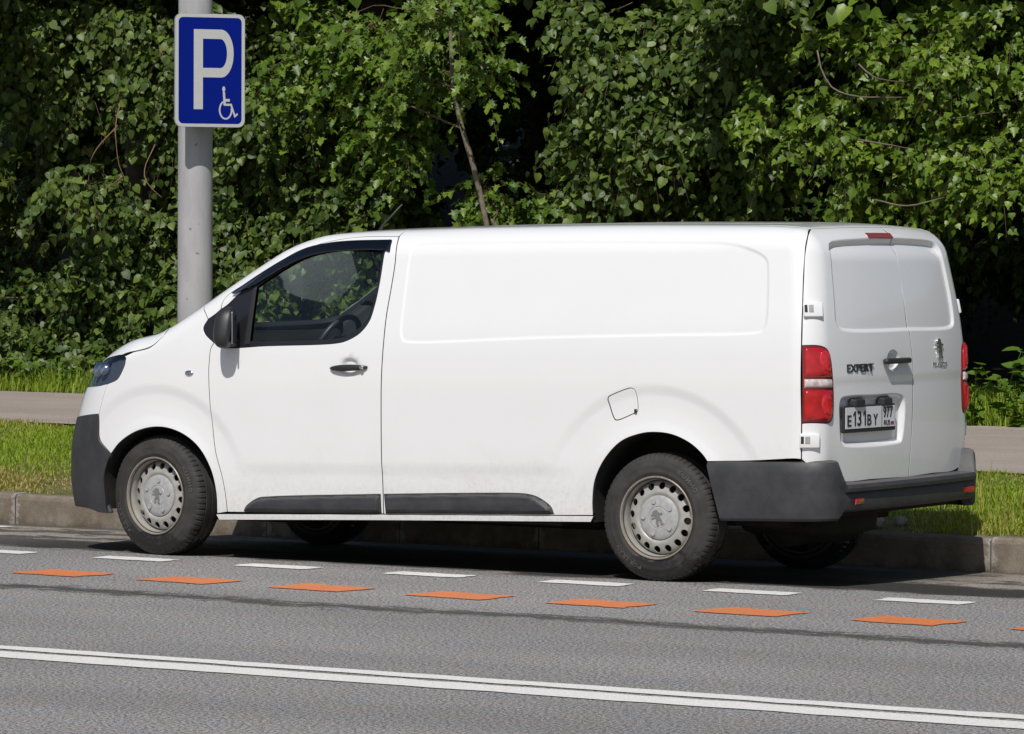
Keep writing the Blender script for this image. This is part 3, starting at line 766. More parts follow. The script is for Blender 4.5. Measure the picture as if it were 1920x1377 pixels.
# nose: black bumper, painted upper bumper, grille and headlights
def F3(pts):
    P = []; f = Chart((-1, 0, 0))
    return f.solve(f.st(np.array([(0, y, z) for y, z in pts])))
bk_top = np.concatenate([S3([(-.408, .795), (-.580, .777)]), F3([(-.70, .757), (-.4, .742), (0, .735)])])
bk_bot = np.concatenate([F3([(0, .222), (-.4, .226), (-.66, .240)]), S3([(-.50, .246), (-.415, .229), (-.326, .226)])])
bk_side = S3([(-.326, .226), (-.354, .280), (-.374, .419), (-.345, .51), (-.309, .570)])
bk_up = S3([(-.309, .570), (-.392, .632), (-.409, .665), (-.408, .795)])
panel("front_bumper", loop(bk_top, bk_bot, bk_side, bk_up), FRONT_L, "dark_plastic", van, off=.004, gap=0, both=True)
hl = np.concatenate([S3(head_edge[::-1]), S3([(-.445, .951)]), F3([(-.66, .935), (-.52, .945)])])
hl_top = np.concatenate([F3([(-.52, .945), (-.54, 1.02)]), T3([(-.60, -.68)]), S3([(-.357, 1.123), (-.254, 1.135)])])
up_side = S3([(-.408, .795), (-.392, .846), (-.364, .923), (-.349, .966)])
gr_y = .47
up_top = np.concatenate([S3([(-.349, .966), (-.445, .951)]), F3([(-.66, .935), (-.52, .945), (-gr_y, .92), (0, .905)])])
panel("upper_bumper", loop(bk_top[::-1], up_side, up_top), FRONT_L, "white_body_paint", van, gap=.0015, both=True)
head_loop = loop(hl, hl_top)
def make_head(mir):
    h = panel("headlight", head_loop, FRONT_L, "lamp_glass", van, gap=.001, flange=.05, mirror=mir, step=.02)
    panel("lamp_bowl", head_loop, FRONT_L, "cabin_grey", h, off=-.05, gap=.004, flange=.004, mirror=mir, step=.04)
    s = -1 if mir else 1
    for (yy, zz, rr) in ((-.845, 1.045, .045), (-.77, 1.035, .055)):
        c = F3([(yy, zz)])[0]+np.array([.045, .01, 0]); b2 = bmesh.new()
        bmesh.ops.create_uvsphere(b2, u_segments=20, v_segments=12, radius=rr, matrix=Matrix.Translation((c[0], s*c[1], c[2])))
        bm_mesh("reflector", b2, "lamp_chrome", h, True)
sides(make_head)
gl_top = np.concatenate([F3([(-.52, .945), (-.54, 1.02)]), T3([(-.735, -.52), (-.785, -.3), (-.795, 0)])])
panel("grille", loop(F3([(0, .905), (-gr_y, .92), (-.52, .945)]), gl_top), FRONT_L, "satin_black", van, off=-.012, both=True, step=.04)
for k in range(3):
    V, Fc = [], []; c = F3([(y_, .935+.028*k) for y_ in np.linspace(-.44, .44, 15)])
    V, Fc = tube(c+np.array([.004, 0, 0]), .007, 6); mesh_from("grille_bar", V, Fc, "chrome", van)

# tail: doors, lamps, hinges, plate, badges
win_r = loop([(-.700, 1.40), (-.654, 1.751), (-.640, 1.782), (-.605, 1.797), (-.531, 1.806), (-.265, 1.816), (.082, 1.820), (.45, 1.812), (.560, 1.805), (.615, 1.792), (.638, 1.756), (.690, 1.40), (.680, 1.355), (.640, 1.338),
              (.077, 1.333), (-.640, 1.343), (-.682, 1.358), (-.700, 1.40)], step=.012)
plate_r = loop([(-.700, .90), (-.699, .952), (-.683, .985), (-.640, .995), (-.35, .996), (-.064, .990), (-.015, .972), (-.003, .931), (-.023, .77), (-.040, .738), (-.076, .730), (-.610, .732), (-.672, .745), (-.690, .79), (-.700, .90)], step=.012)
def rear_disp(P):
    q = P[:, [1, 2]]; h = np.zeros(len(P)); k = P[:, 0] > 4.05
    if k.any():
        s = sdf_poly(q[k], win_r); top = sm(1.70, 1.80, q[k][:, 1])
        h[k] += -(.014+.018*top)*sm(-.006, .014+.0*top, s)
        s2 = sdf_poly(q[k], plate_r); h[k] += -.034*sm(-.004, .030, s2)
        zr = q[k][:, 1]; h[k] += -.005*sm(1.10, 1.05, zr)*sm(-.9, -.7, q[k][:, 0])*sm(.9, .7, q[k][:, 0])
        rh = np.sqrt(((q[k][:, 0]+.135)/.075)**2+((zr-1.172)/.058)**2); h[k] += -.024*sm(1.0, .7, rh)
        cb = np.maximum(np.abs(q[k][:, 0]-.0)-.25, 0)
    return h
rr_ = np.concatenate([inset(win_r, d) for d in (-.010, -.003, .003, .009, .016)]+[inset(plate_r, d) for d in (-.006, .004, .012, .02, .03)])
hr = np.array([(-.135+.075*r*math.cos(a), 1.172+.058*r*math.sin(a)) for r in (.5, .65, .8, .95, 1.05) for a in np.linspace(0, 6.28, 24)[:-1]])
ln = np.array([(y_, z_) for y_ in np.linspace(-.72, .72, 60) for z_ in (1.055, 1.064, 1.072, 1.081, 1.09)])
rex = R3(np.concatenate([rr_, hr, ln]))
c_seam = np.array([(4.281, .060, .542), (4.289, .077, .774), (4.284, .094, 1.088), (4.266, .077, 1.333), (4.180, .075, 1.797), tuple(T3([(4.088, .075)])[0])])
low_l = np.array([tuple(S3([(4.147, .674)])[0]), (4.205, -.86, .60), (4.251, -.687, .552), (4.276, -.340, .548), (4.281, .060, .542)])
ldoor_loop = loop(seam3, np.array(lamp3[:1]+lamp3[1:]), S3(rear_seam_low), low_l, c_seam, T3([(4.088, .075), (4.086, -.2), (4.078, -.4), (4.05, -.655)]))
rear_l = panel("rear_door", ldoor_loop, REAR_L, "white_body_paint", van, disp=rear_disp, extra3=rex, step=.022, gap=.0042)
low_r = np.array([(4.281, .060, .542), (4.276, .340, .548), (4.251, .687, .552), (4.205, .86, .60), tuple(mirror_pts(S3([(4.147, .674)]))[0])])
rdoor_loop = loop(mirror_pts(seam3), mirror_pts(np.array(lamp3)), mirror_pts(S3(rear_seam_low)), low_r[::-1], c_seam, T3([(4.088, .075), (4.078, .4), (4.05, .655)]))
rear_r = panel("rear_door", rdoor_loop, REAR_R, "white_body_paint", van, disp=rear_disp, extra3=rex, step=.022, gap=.0042)
def band(z0, z1, shrink, y_out=None):
    """piece of the lamp outline between two heights"""
    lp = loop(np.array(lamp3), np.array([lamp3[-1], lamp3[0]]), step=.01); q = REAR_L.st(lp); q = inset(q, shrink)
    P = REAR_L.solve(q)
    P[:, 2] = np.clip(P[:, 2], z0, z1); return P
def pillow(lp3, h0, w):
    q = REAR_L.st(lp3)
    return lambda P: h0*np.sqrt(np.clip(1-(1-np.clip(sdf_poly(REAR_L.st(P), q)/w, 0, 1))**2, 0, 1))
lamp_all = loop(np.array(lamp3), np.array([lamp3[-1], lamp3[0]]), step=.01)
def make_tail(mir):
    t = panel("tail_light", lamp_all, REAR_L, "dark_red_lens", van, off=.004, gap=.002, flange=.03, step=.02, mirror=mir)
    for nm, z0, z1, mat in (("upper_lens", 1.102, 1.252, "red_lens"), ("clear_lens", 1.046, 1.086, "clear_lens"), ("lower_lens", .874, 1.028, "red_lens")):
        b_ = band(z0, z1, .010); q = b_
        keep = np.ones(len(q), bool)
        d_ = np.linalg.norm(np.roll(q, -1, 0)-q, axis=1); q = q[d_ > 1e-5]
        lens = panel(nm, q, REAR_L, mat, t, off=.005, gap=.0, flange=.006, disp=pillow(q, .012, .022), step=.010, mirror=mir)
        if mat == "red_lens":
            cy = (z0+z1)/2
            q2 = loop(R3([(-.845, z0+.03), (-.795, z0+.025), (-.788, cy), (-.800, z1-.03), (-.845, z1-.025), (-.858, cy), (-.845, z0+.03)]), step=.008)
            panel("bulb_bowl", q2, REAR_L, "bright_red_lens", lens, off=.0185, gap=0, flange=.003, disp=pillow(q2, .004, .02), step=.012, mirror=mir)
sides(make_tail)
def frame_at(P, right):
    Nn = grad(P[None])[0]; r_ = np.array(right, float); r_ -= (r_@Nn)*Nn; r_ /= np.linalg.norm(r_); u = np.cross(Nn, r_)
    m = Matrix.Identity(4)
    for i in range(3): m[i][0] = r_[i]; m[i][1] = u[i]; m[i][2] = Nn[i]; m[i][3] = P[i]
    return m
def text_verts(txt, size, extrude, spacing=1.0, shear=0.0, bold=0.0):
    cu = bpy.data.curves.new("txt", 'FONT'); cu.body = txt; cu.size = size; cu.extrude = extrude; cu.space_character = spacing; cu.shear = shear; cu.offset = bold
    cu.resolution_u = 3; cu.align_x = 'LEFT'
    ob = bpy.data.objects.new("txt", cu); COL.objects.link(ob); bpy.context.view_layer.update()
    me = bpy.data.meshes.new_from_object(ob.evaluated_get(bpy.context.evaluated_depsgraph_get()))
    V = np.array([v.co[:] for v in me.vertices]).reshape(-1, 3); Fc = [tuple(p.vertices) for p in me.polygons]
    bpy.data.objects.remove(ob); bpy.data.curves.remove(cu); bpy.data.meshes.remove(me)
    return V, Fc
def fit_text(txt, w, h, extrude, **kw):
    V, Fc = text_verts(txt, 1.0, extrude, **kw); lo = V.min(0); hi = V.max(0)
    V[:, 0] = (V[:, 0]-lo[0])/(hi[0]-lo[0])*w; V[:, 1] = (V[:, 1]-lo[1])/(hi[1]-lo[1])*h
    return V, Fc
def put(V, m): return [tuple(m @ Vector(v)) for v in V]
def rp(y, z, off=0.0): return R3([(y, z)], off)[0]
V, Fc = fit_text("EXPERT", .255, .042, .004, bold=.012); mesh_from("model_lettering", put(V, frame_at(rp(-.630, 1.120), (0, 1, 0))), Fc, "satin_black", rear_l, False)
V, Fc = fit_text("PEUGEOT", .19, .024, .003); mesh_from("maker_lettering", put(V, frame_at(rp(.338, 1.128), (0, 1, 0))), Fc, "chrome", rear_r, False)
lion = np.array([(.30, .0), (.42, .0), (.46, .06), (.40, .10), (.44, .24), (.56, .36), (.62, .20), (.60, .06), (.64, .0), (.80, .0), (.84, .06), (.74, .10), (.76, .28), (.70, .46), (.66, .60), (.72, .66), (.82, .60), (.94, .66), (.92, .74), (.80, .72),
                 (.72, .76), (.66, .82), (.62, .94), (.50, 1.0), (.34, .98), (.22, .93), (.20, .88), (.30, .86), (.20, .80), (.08, .80), (.02, .74), (.10, .70), (.26, .72), (.30, .66), (.16, .58), (.04, .60), (.0, .53), (.12, .49), (.32, .54), (.34, .40), (.26, .24), (.30, .12), (.26, .06)])
def lion_mesh(w, h, d):
    W, Fc = extrude_poly(lion*np.array([w, h]), d); return [(x-w/2, z-h/2, -y) for x, y, z in W], Fc
V, Fc = lion_mesh(.105, .108, .010); mesh_from("lion_emblem", put(V, frame_at(rp(.430, 1.225), (0, 1, 0))), Fc, "chrome", rear_r, False)
# plate on its carrier
pm = frame_at(rp(-.390, .880, -.034), (0, 1, 0))
plate_grp = None
def plate_box(nm, w, h, d, z0, mat, parent, dx=0, dy=0, bev=.004):
    b2 = box_bm(w, h, d, (dx, dy, z0+d/2), bev); bmesh.ops.transform(b2, matrix=pm, verts=b2.verts); return bm_mesh(nm, b2, mat, parent)
carrier = plate_box("plate_carrier", .548, .142, .018, .006, "satin_black", rear_l, 0, -.006, .006)
plate_o = plate_box("number_plate", .520, .112, .003, .0245, "plate_white", rear_l, 0, 0, .001)
def plate_txt(t, x, y, w, h, mat="plate_ink"):
    if t == "1":
        W_, Fc = extrude_poly(np.array([(0, .66), (.60, .84), (.60, 0), (1, 0), (1, 1), (.68, 1), (0, .80)])*np.array([w, h]), .0024); V = np.array([(a_, c_, -b_-.0012) for a_, b_, c_ in W_])
    else: V, Fc = fit_text(t, w, h, .0012, bold=.010 if len(t) < 3 else 0.0)
    V[:, 0] += x; V[:, 1] += y; V[:, 2] += .0288
    mesh_from("plate_lettering", put(V, pm), Fc, mat, plate_o, False)
xp = -.243
for ch, w, h in (("E", .040, .058), ("1", .026, .078), ("3", .041, .078), ("1", .026, .078), ("B", .043, .058), ("Y", .046, .058)):
    plate_txt(ch, xp, -.042, w, h); xp += w+.020 if ch != "1" else w+.017
plate_txt("977", .133, -.006, .100, .058); plate_txt("RUS", .142, -.046, .062, .026)
b2 = box_bm(.003, .112, .0012, (.118, 0, .0285)); bmesh.ops.transform(b2, matrix=pm, verts=b2.verts); bm_mesh("plate_divider", b2, "plate_ink", plate_o)
for i_, mt in enumerate(("plate_white", "flag_blue", "flag_red")):
    b2 = box_bm(.034, .0078, .0012, (.230, -.025-.0079*i_, .0285)); bmesh.ops.transform(b2, matrix=pm, verts=b2.verts); bm_mesh("flag_stripe", b2, mt, plate_o)
for yc in (-.513, -.222):
    b2 = box_bm(.13, .040, .040, (0, 0, .02), .008)
    for v in b2.verts:
        if v.co.z > .02: v.co.x *= .72; v.co.y -= .006
    bmesh.ops.transform(b2, matrix=frame_at(rp(yc, .962, -.030), (0, 1, 0)), verts=b2.verts); bm_mesh("plate_lamp", b2, "satin_black", rear_l)
# high brake light, handle, hinges
bl = loop(R3([(-.195, 1.848), (.085, 1.848)]), R3([(.085, 1.848), (.085, 1.824)]), R3([(.085, 1.824), (-.195, 1.824)]), R3([(-.195, 1.824), (-.195, 1.848)]), step=.01)
panel("brake_light", bl, REAR_L, "dull_red_lens", rear_l, off=.006, gap=0, flange=.012, step=.012)
b2 = box_bm(.285, .060, .036, (0, 0, .030), .016, 3)
for v in b2.verts:
    t_ = abs(v.co.x)/.1425; v.co.y *= 1-.62*t_*t_; v.co.z -= .012*t_*t_
bmesh.ops.transform(b2, matrix=frame_at(rp(-.128, 1.170), (0, 1, 0)), verts=b2.verts); bm_mesh("pull_handle", b2, "satin_black", rear_l, True)
def hinge(mir, z0, z1, par):
    s = -1 if mir else 1; zc = (z0+z1)/2
    c = REAR_L.solve(REAR_L.st(np.array([[4.175, -.86 if zc > 1.2 else -.90, zc]])))[0]; mm = frame_at(c, (1, 1, 0))
    b2 = box_bm(.105, z1-z0, .020, (.004 if not mir else -.012, 0, .006 if not mir else .001), .007, 3)
    bmesh.ops.transform(b2, matrix=mm, verts=b2.verts)
    if mir:
        for v in b2.verts: v.co.y *= -1
        bmesh.ops.reverse_faces(b2, faces=b2.faces)
    h = bm_mesh("door_hinge", b2, "white_body_paint", par, True)
    for dx, w_, mat in ((-.036, .016, "satin_black"), (-.008, .026, "hub_cap_plastic")):
        b2 = box_bm(w_, (z1-z0)*.5, .010, (dx, .004, .0135), .002); bmesh.ops.transform(b2, matrix=mm, verts=b2.verts)
        if mir:
            for v in b2.verts: v.co.y *= -1
            bmesh.ops.reverse_faces(b2, faces=b2.faces)
        bm_mesh("hinge_pin", b2, mat, h)
for z0, z1 in ((1.412, 1.491), (.732, .808)):
    hinge(False, z0, z1, rear_l); hinge(True, z0, z1, rear_r)

# rear bumper
def bumper_rows():
    plan = catmull([np.array(p) for p in [(3.605, -.962), (3.75, -.960), (3.95, -.952), (4.12, -.938), (4.225, -.905), (4.292, -.845), (4.325, -.76), (4.345, -.6), (4.360, -.3), (4.364, 0)]], .022)
    plan = np.array(plan); plan = np.concatenate([plan, (plan*np.array([1, -1]))[::-1][1:]])
    tng = np.gradient(plan, axis=0); nrm = np.stack([tng[:, 1], -tng[:, 0]], 1); nrm /= np.linalg.norm(nrm, axis=1, keepdims=True)
    cor = [(-.06, .352), (-.012, .356), (-.002, .369), (0, .388), (.002, .50), (0, .60), (-.004, .640), (-.014, .660), (-.034, .668), (-.15, .672)]
    mid = [(-.08, .394), (-.020, .397), (-.006, .407), (0, .424), (-.004, .482), (-.010, .496), (.014, .504), (.016, .522), (.004, .541), (-.16, .549)]
    cor = np.array(cor); mid = np.array(mid); V = []
    for p, nn in zip(plan, nrm):
        t = smooth(.800, .770, abs(p[1])); pr = cor*(1-t)+mid*t
        rake = .020*(p[0]-4.3)
        for o, z in pr:
            kx = smooth(4.0, 3.62, p[0])*(1 if o > -.05 else 0)
            V.append((p[0]+nn[0]*o+.085*np.clip((.645-z)/.29, 0, 1.1)*smooth(3.95, 3.60, p[0]), p[1]+nn[1]*o, z+rake))
    n = len(cor); Fc = []
    for i in range(len(plan)-1):
        for j in range(n-1): Fc.append((i*n+j, (i+1)*n+j, (i+1)*n+j+1, i*n+j+1))
    return V, Fc
V, Fc = bumper_rows(); rb = sharpen(mesh_from("rear_bumper", V, Fc, "dark_plastic", van), 28)
for s in (1, -1):
    b2 = box_bm(.010, .135, .030, (4.345, s*-.64, .452), .005, 3)
    bmesh.ops.rotate(b2, verts=b2.verts, cent=(4.345, s*-.64, .452), matrix=Matrix.Rotation(s*.12, 3, 'Z')); bm_mesh("reflector", b2, "red_lens", rb, True)

# wheels
def make_tyre_mesh():
    prof = [(.205, .092), (.222, .100), (.234, .1055), (.240, .1085), (.247, .1085), (.250, .1070), (.272, .1085), (.286, .1070), (.289, .1045), (.300, .104), (.320, .096), (.332, .086), (.338, .074), (.3415, .056), (.3425, .050), (.334, .0485), (.334, .0415), (.3435, .040), (.344, .020), (.344, .005), (.336, .004)]
    prof = [(r, -y) for r, y in prof]; full = prof+[(r, -y) for r, y in prof[::-1]]
    ns = 330; V, Fc = lathe_y(full, ns); n = len(full); V = [list(v) for v in V]
    for k in range(ns):
        slot = (k % 5 == 0)
        for i, (r, y) in enumerate(full):
            if slot and (.326 < r < .3427) and abs(y) > .049:
                f = (r-.0045-.002*(r > .33))/r; V[k*n+i][0] *= f; V[k*n+i][2] *= f
    return V, Fc
def arc_text(txt, rad, a_mid, h, depth, ytop, width):
    VV = []; FF = []; n = len(txt); adv = width/rad/n
    for i, ch in enumerate(txt):
        V, Fc = fit_text(ch, adv*rad*.82, h, .0012, bold=.02); a = a_mid-(i-(n-1)/2)*adv
        base = len(VV)
        for x, y, z in V:
            xx = x-adv*rad*.41; rr = rad+y-h/2; aa = a-xx/rad
            slope = np.interp(rr, [.24, .272, .289, .300, .32], [.1080, .1088, .1080, .1045, .0963])
            VV.append((rr*math.cos(aa), -(slope+.0006+z+.0006), rr*math.sin(aa)))
        FF += [tuple(j+base for j in f) for f in Fc]
    return VV, FF
ty_V, ty_F = make_tyre_mesh()
def disc_mesh():
    ns = 16; th = np.linspace(0, 2*math.pi, 97)[:-1]
    outer = np.stack([.200*np.cos(th), .200*np.sin(th)], 1); inner = np.stack([.108*np.cos(th), .108*np.sin(th)], 1); holes = [inner]
    for k in range(ns):
        a = 2*math.pi*k/ns; t2 = np.linspace(0, 2*math.pi, 17)[:-1]
        x = .1690+.0190*np.cos(t2); y = .0195*np.sin(t2)
        holes.append(np.stack([x*math.cos(a)-y*math.sin(a), x*math.sin(a)+y*math.cos(a)], 1))
    V, T, L = cdt(outer, holes, .009)
    r = np.linalg.norm(V, axis=1)
    dep = np.interp(r, [.100, .118, .128, .137, .148, .169, .186, .194, .200], [.046, .042, .033, .031, .034, .040, .050, .062, .080])
    W = [(x, -.1085+d, z) for (x, z), d in zip(V, dep)]; Fc = [tuple(t) for t in T]; base = len(W)
    for lp in L[2:]:
        k = len(lp)
        for i in lp: W.append((W[i][0]*1.0, W[i][1]+.010, W[i][2]))
        for i in range(k): j = (i+1) % k; Fc.append((lp[i], lp[j], base+j, base+i))
        base += k
    return W, Fc
di_V, di_F = disc_mesh()
rim_prof = [(.221, -.1015), (.2225, -.1065), (.219, -.1095), (.214, -.1085), (.2115, -.100), (.210, -.085), (.203, -.074), (.201, -.060), (.200, -.02), (.198, .06), (.20, .10)]
ri_V, ri_F = lathe_y(rim_prof, 96)
cap_prof = [(.0, -.086), (.036, -.0860), (.054, -.0855), (.0565, -.0832), (.059, -.0832), (.061, -.0855), (.092, -.0835), (.108, -.080), (.117, -.075), (.119, -.062)]
ca_V, ca_F = lathe_y(cap_prof, 64)
def shared(name, V, Fc, mat, smooth_=True):
    me = bpy.data.meshes.new(name); me.from_pydata([tuple(map(float, v)) for v in V], [], [tuple(map(int, f)) for f in Fc]); me.update()
    if smooth_: me.polygons.foreach_set('use_smooth', np.ones(len(me.polygons), bool))
    me.materials.append(MATS[mat])
    if smooth_: me.set_sharp_from_angle(angle=R(38))
    return me
ME = dict(tyre=shared("tyre", ty_V, ty_F, "tyre_rubber"), disc=shared("disc", di_V, di_F, "steel_rim_paint"), rim=shared("rim", ri_V, ri_F, "steel_rim_paint"), cap=shared("cap", ca_V, ca_F, "hub_cap_plastic"))
tx1 = arc_text("KUMHO", .283, R(28), .026, .002, 0, .16); tx2 = arc_text("PORTRAN", .283, R(215), .022, .002, 0, .19)
ME['txt'] = shared("txt", *tx1, "tyre_letter", False); ME['txt2'] = shared("txt2", *tx2, "tyre_letter", False)
b2 = bmesh.new(); bmesh.ops.create_cone(b2, cap_ends=True, segments=16, radius1=.0105, radius2=.0135, depth=.010, matrix=Matrix.Rotation(R(90), 4, 'X')); me = bpy.data.meshes.new("bolt"); b2.to_mesh(me); b2.free(); me.materials.append(MATS["hub_cap_plastic"]); ME['bolt'] = me
lV, lF = lion_mesh(.076, .086, .004); ME['lion'] = shared("lion", [(x, -.0855-z, y) for x, y, z in lV], [f for f in lF], "emblem_grey", False)
V, Fc = tube([(0, 0, 0), (0, .004, -.022), (0, .016, -.034)], [.004, .0035, .003], 6); ME['valve'] = shared("valve", [(x, y-.075, z+.186) for x, y, z in V], Fc, "satin_black")
dr = bmesh.new(); bmesh.ops.create_cone(dr, cap_ends=True, segments=32, radius1=.193, radius2=.193, depth=.10, matrix=Matrix.Translation((0, .045, 0)) @ Matrix.Rotation(R(90), 4, 'X')); me = bpy.data.meshes.new("drum"); dr.to_mesh(me); dr.free(); me.materials.append(MATS["underside"]); ME['drum'] = me
def make_wheel(loc, rotz, spin):
    w = empty("wheel", loc); w.parent = van; w.rotation_euler = (0, 0, rotz)
    w.location = Vector(loc)+VAN_OFF
    sp = Matrix.Rotation(spin, 4, 'Y')
    def add(nm, key, m=Matrix.Identity(4)):
        o = bpy.data.objects.new(nm, ME[key]); COL.objects.link(o); o.parent = w; o.matrix_local = sp @ m; return o
    add("tyre", 'tyre'); add("tyre_lettering", 'txt'); add("tyre_lettering", 'txt2'); add("rim", 'rim'); add("wheel_disc", 'disc'); add("hub_cap", 'cap'); add("valve", 'valve'); add("brake_drum", 'drum'); add("lion_emblem", 'lion')
    for k in range(5):
        a = 2*math.pi*k/5+.3; add("wheel_bolt", 'bolt', Matrix.Translation((.088*math.cos(a), -.0855, .088*math.sin(a))))
make_wheel((0, -.805, .338), R(-7), R(6)); make_wheel((3.275, -.805, .338), 0, R(-18))
make_wheel((0, .805, .300), R(180-7), R(60)); make_wheel((3.275, .805, .300), R(180), R(100))
# wheel wells, underbody
def well(path, y0, y1, s):
    P = catmull([np.array(p) for p in path], .03); V = []; Fc = []
    for x, z in P: V += [(x, s*y0, z), (x, s*y1, z)]
    for i in range(len(P)-1): Fc.append((2*i, 2*i+1, 2*i+3, 2*i+2))
    c = len(V); 
    for x, z in P: V.append((x, s*y1, z))
    Fc.append(tuple(range(c, len(V))))
    return V, Fc
fa = [(.446, .23)]+[(x*1.005+.002, z+.006) for x, z in arch_front[1:]]+[(-.36, .45), (-.35, .25)]
ra = [(3.70, .36), (3.69, .50)]+[(3.285+(x-3.285)*1.01, z+.006) for x, z in arch_rear]+[(2.90, .30)]
for s in (1, -1):
    for a_ in (fa, ra):
        V, Fc = well(a_, -.925, -.60, s); mesh_from("wheel_well", V, Fc, "underside", van, False)
bm = box_bm(1.9, 1.74, .13, (1.72, 0, .335)); box_bm(4.3, 1.14, .22, (1.75, 0, .40), bm=bm); box_bm(.52, 1.7, .10, (3.93, 0, .41), bm=bm); box_bm(.10, 1.45, .10, (3.275, 0, .33), bm=bm)
bm_mesh("underbody", bm, "underside", van)
V, Fc = tube([(1.2, .35, .25), (3.0, .35, .25), (3.4, .40, .26), (3.9, .30, .30)], .035, 10); mesh_from("exhaust_pipe", V, Fc, "underside", van)
V, Fc = tube([(3.75, -.35, .27), (3.75, .35, .27)], .10, 14); mesh_from("muffler", V, Fc, "underside", van)
bm = box_bm(1.15, .62, .20, (1.95, .10, .300), .04, 3); bm_mesh("fuel_tank", bm, "underside", van, True)  # low black block added to darken the gap under the van
bm = box_bm(.56, .60, .15, (3.76, -.10, .31), .06, 3); bm_mesh("spare_wheel_carrier", bm, "underside", van, True)  # added low under the tail to keep the space beneath dark
bm = box_bm(.75, .9, .16, (.25, 0, .26), .04, 3); bm_mesh("engine_shield", bm, "underside", van, True)
# aerial
aer = T3([(1.23, -.48)])[0]
V, Fc = tube([aer+np.array([0, 0, -.005]), aer+np.array([.02, 0, .03]), aer+np.array([.15, 0, .145])], [.012, .007, .0045], 8); mesh_from("aerial", V, Fc, "satin_black", van)
# cabin
bm = box_bm(.50, 1.66, .42, (.52, 0, .93), .08, 3); bm_mesh("dashboard", bm, "cabin_dark", van, True)
bm = box_bm(.22, .36, .10, (.66, -.42, 1.17), .04, 3); bm_mesh("instrument_cowl", bm, "cabin_dark", van, True)
bm = box_bm(.16, .30, .38, (.86, 0, .95), .05, 3); bm_mesh("centre_console", bm, "cabin_grey", van, True)
sw = empty("steering_wheel", Vector((.90, -.42, 1.20))+VAN_OFF); sw.parent = van; sw.rotation_euler = (0, R(-62), 0)
th = np.linspace(0, 2*math.pi, 41); ring = [(.185*math.cos(a), .185*math.sin(a), 0) for a in th]
V, Fc = tube(ring, .0165, 10, False); mesh_from("wheel_rim", V, Fc, "satin_black", sw)
bm = box_bm(.13, .15, .05, (0, 0, -.01), .02, 3); box_bm(.05, .32, .02, (0, 0, -.012), .005, bm=bm); box_bm(.17, .045, .02, (-.09, 0, -.012), .005, bm=bm); bm_mesh("wheel_hub", bm, "cabin_dark", sw, True)
for yc, wd in ((-.45, .52), (.10, .46), (.55, .42)):
    se = empty("cab_seat", Vector((1.38, yc, .55))+VAN_OFF); se.parent = van
    bm = box_bm(.52, wd, .16, (-.05, 0, .23), .05, 3); bm_mesh("cushion", bm, "cabin_dark", se, True)
    bm = box_bm(.14, wd*.95, .62, (.17, 0, .62), .05, 3); bmesh.ops.rotate(bm, verts=bm.verts, cent=(.17, 0, .3), matrix=Matrix.Rotation(.2, 3, 'Y')); bm_mesh("backrest", bm, "cabin_dark", se, True)
    bm = box_bm(.10, .26, .18, (.28, 0, 1.03), .04, 3); bm_mesh("headrest", bm, "cabin_dark", se, True)
bm = box_bm(.02, 1.6, 1.25, (1.80, 0, 1.15)); bm_mesh("bulkhead", bm, "cabin_dark", van)
bm = box_bm(1.25, 1.7, .04, (1.15, 0, .50)); bm_mesh("cab_floor", bm, "cabin_dark", van)
V, Fc = tube([(.93, -.02, .95), (.90, -.02, 1.10), (.89, -.02, 1.14)], [.010, .009, .022], 10); mesh_from("gear_lever", V, Fc, "satin_black", van)
panel("headliner", loop(T3([(1.30, -.60), (1.75, -.62)]), T3([(1.75, -.62), (1.76, 0), (1.75, .62)]), T3([(1.75, .62), (1.30, .60)]), T3([(1.30, .60), (1.32, 0), (1.30, -.60)])), TOP, "cabin_dark", van, off=-.045, step=.1, flange=.005)
# meshes above were written in world coordinates: shift the direct mesh children of the van
for o in list(van.children):
    if o.type == 'MESH':
        o.location = o.location+VAN_OFF

# ------------------------------------------------------------------ the setting
rng = np.random.default_rng(7)
def gz(y):
    """height of the ground behind the kerb"""
    return np.interp(y, [1.3, 1.5, 2.3, 4.2, 8.2, 9.5, 13, 17, 24, 60], [.135, .150, .235, .34, .42, .47, .75, 1.6, 3.6, 9.0])
def near_edge(x): return 4.41-1.74*np.tanh(np.asarray(x)/10.0)
def far_edge(x): return 8.09-.95*np.tanh(np.asarray(x)/12.0)
def sheet(name, xs, ys_fn, zfn, mat, **kw):
    V = []; Fc = []; ny = len(ys_fn(xs[0]))
    for x in xs:
        for y in ys_fn(x): V.append((x, y, float(zfn(x, y))))
    for i in range(len(xs)-1):
        for j in range(ny-1): Fc.append((i*ny+j, (i+1)*ny+j, (i+1)*ny+j+1, i*ny+j+1))
    return mesh_from(name, V, Fc, mat, **kw)
sheet("ground", np.linspace(-900, 900, 3), lambda x: [-900, 900], lambda x, y: -.45, "soil", kind="structure")
def road_z(y): return float(np.interp(y, [-.9, 1.28], [0.0, -.047]))
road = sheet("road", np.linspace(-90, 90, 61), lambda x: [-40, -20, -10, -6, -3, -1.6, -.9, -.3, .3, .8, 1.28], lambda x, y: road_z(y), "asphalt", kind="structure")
und = lambda x, y: gz(y)+.018*math.sin(x*1.3+y*.7)*min(1, max(0, (y-1.6)))+.012*math.sin(x*3.1-y*2.2)*min(1, max(0, (y-1.6)))
verge = sheet("verge", np.linspace(-60, 60, 161), lambda x: list(np.linspace(1.39, float(near_edge(x))+.15, 9)), und, "soil", kind="structure")
path = sheet("footpath", np.linspace(-60, 60, 81), lambda x: list(np.linspace(float(near_edge(x))+.05*math.sin(x*2.3), float(far_edge(x))+.06*math.sin(x*1.7), 9)), lambda x, y: gz(y)+.03, "path_asphalt", kind="structure")
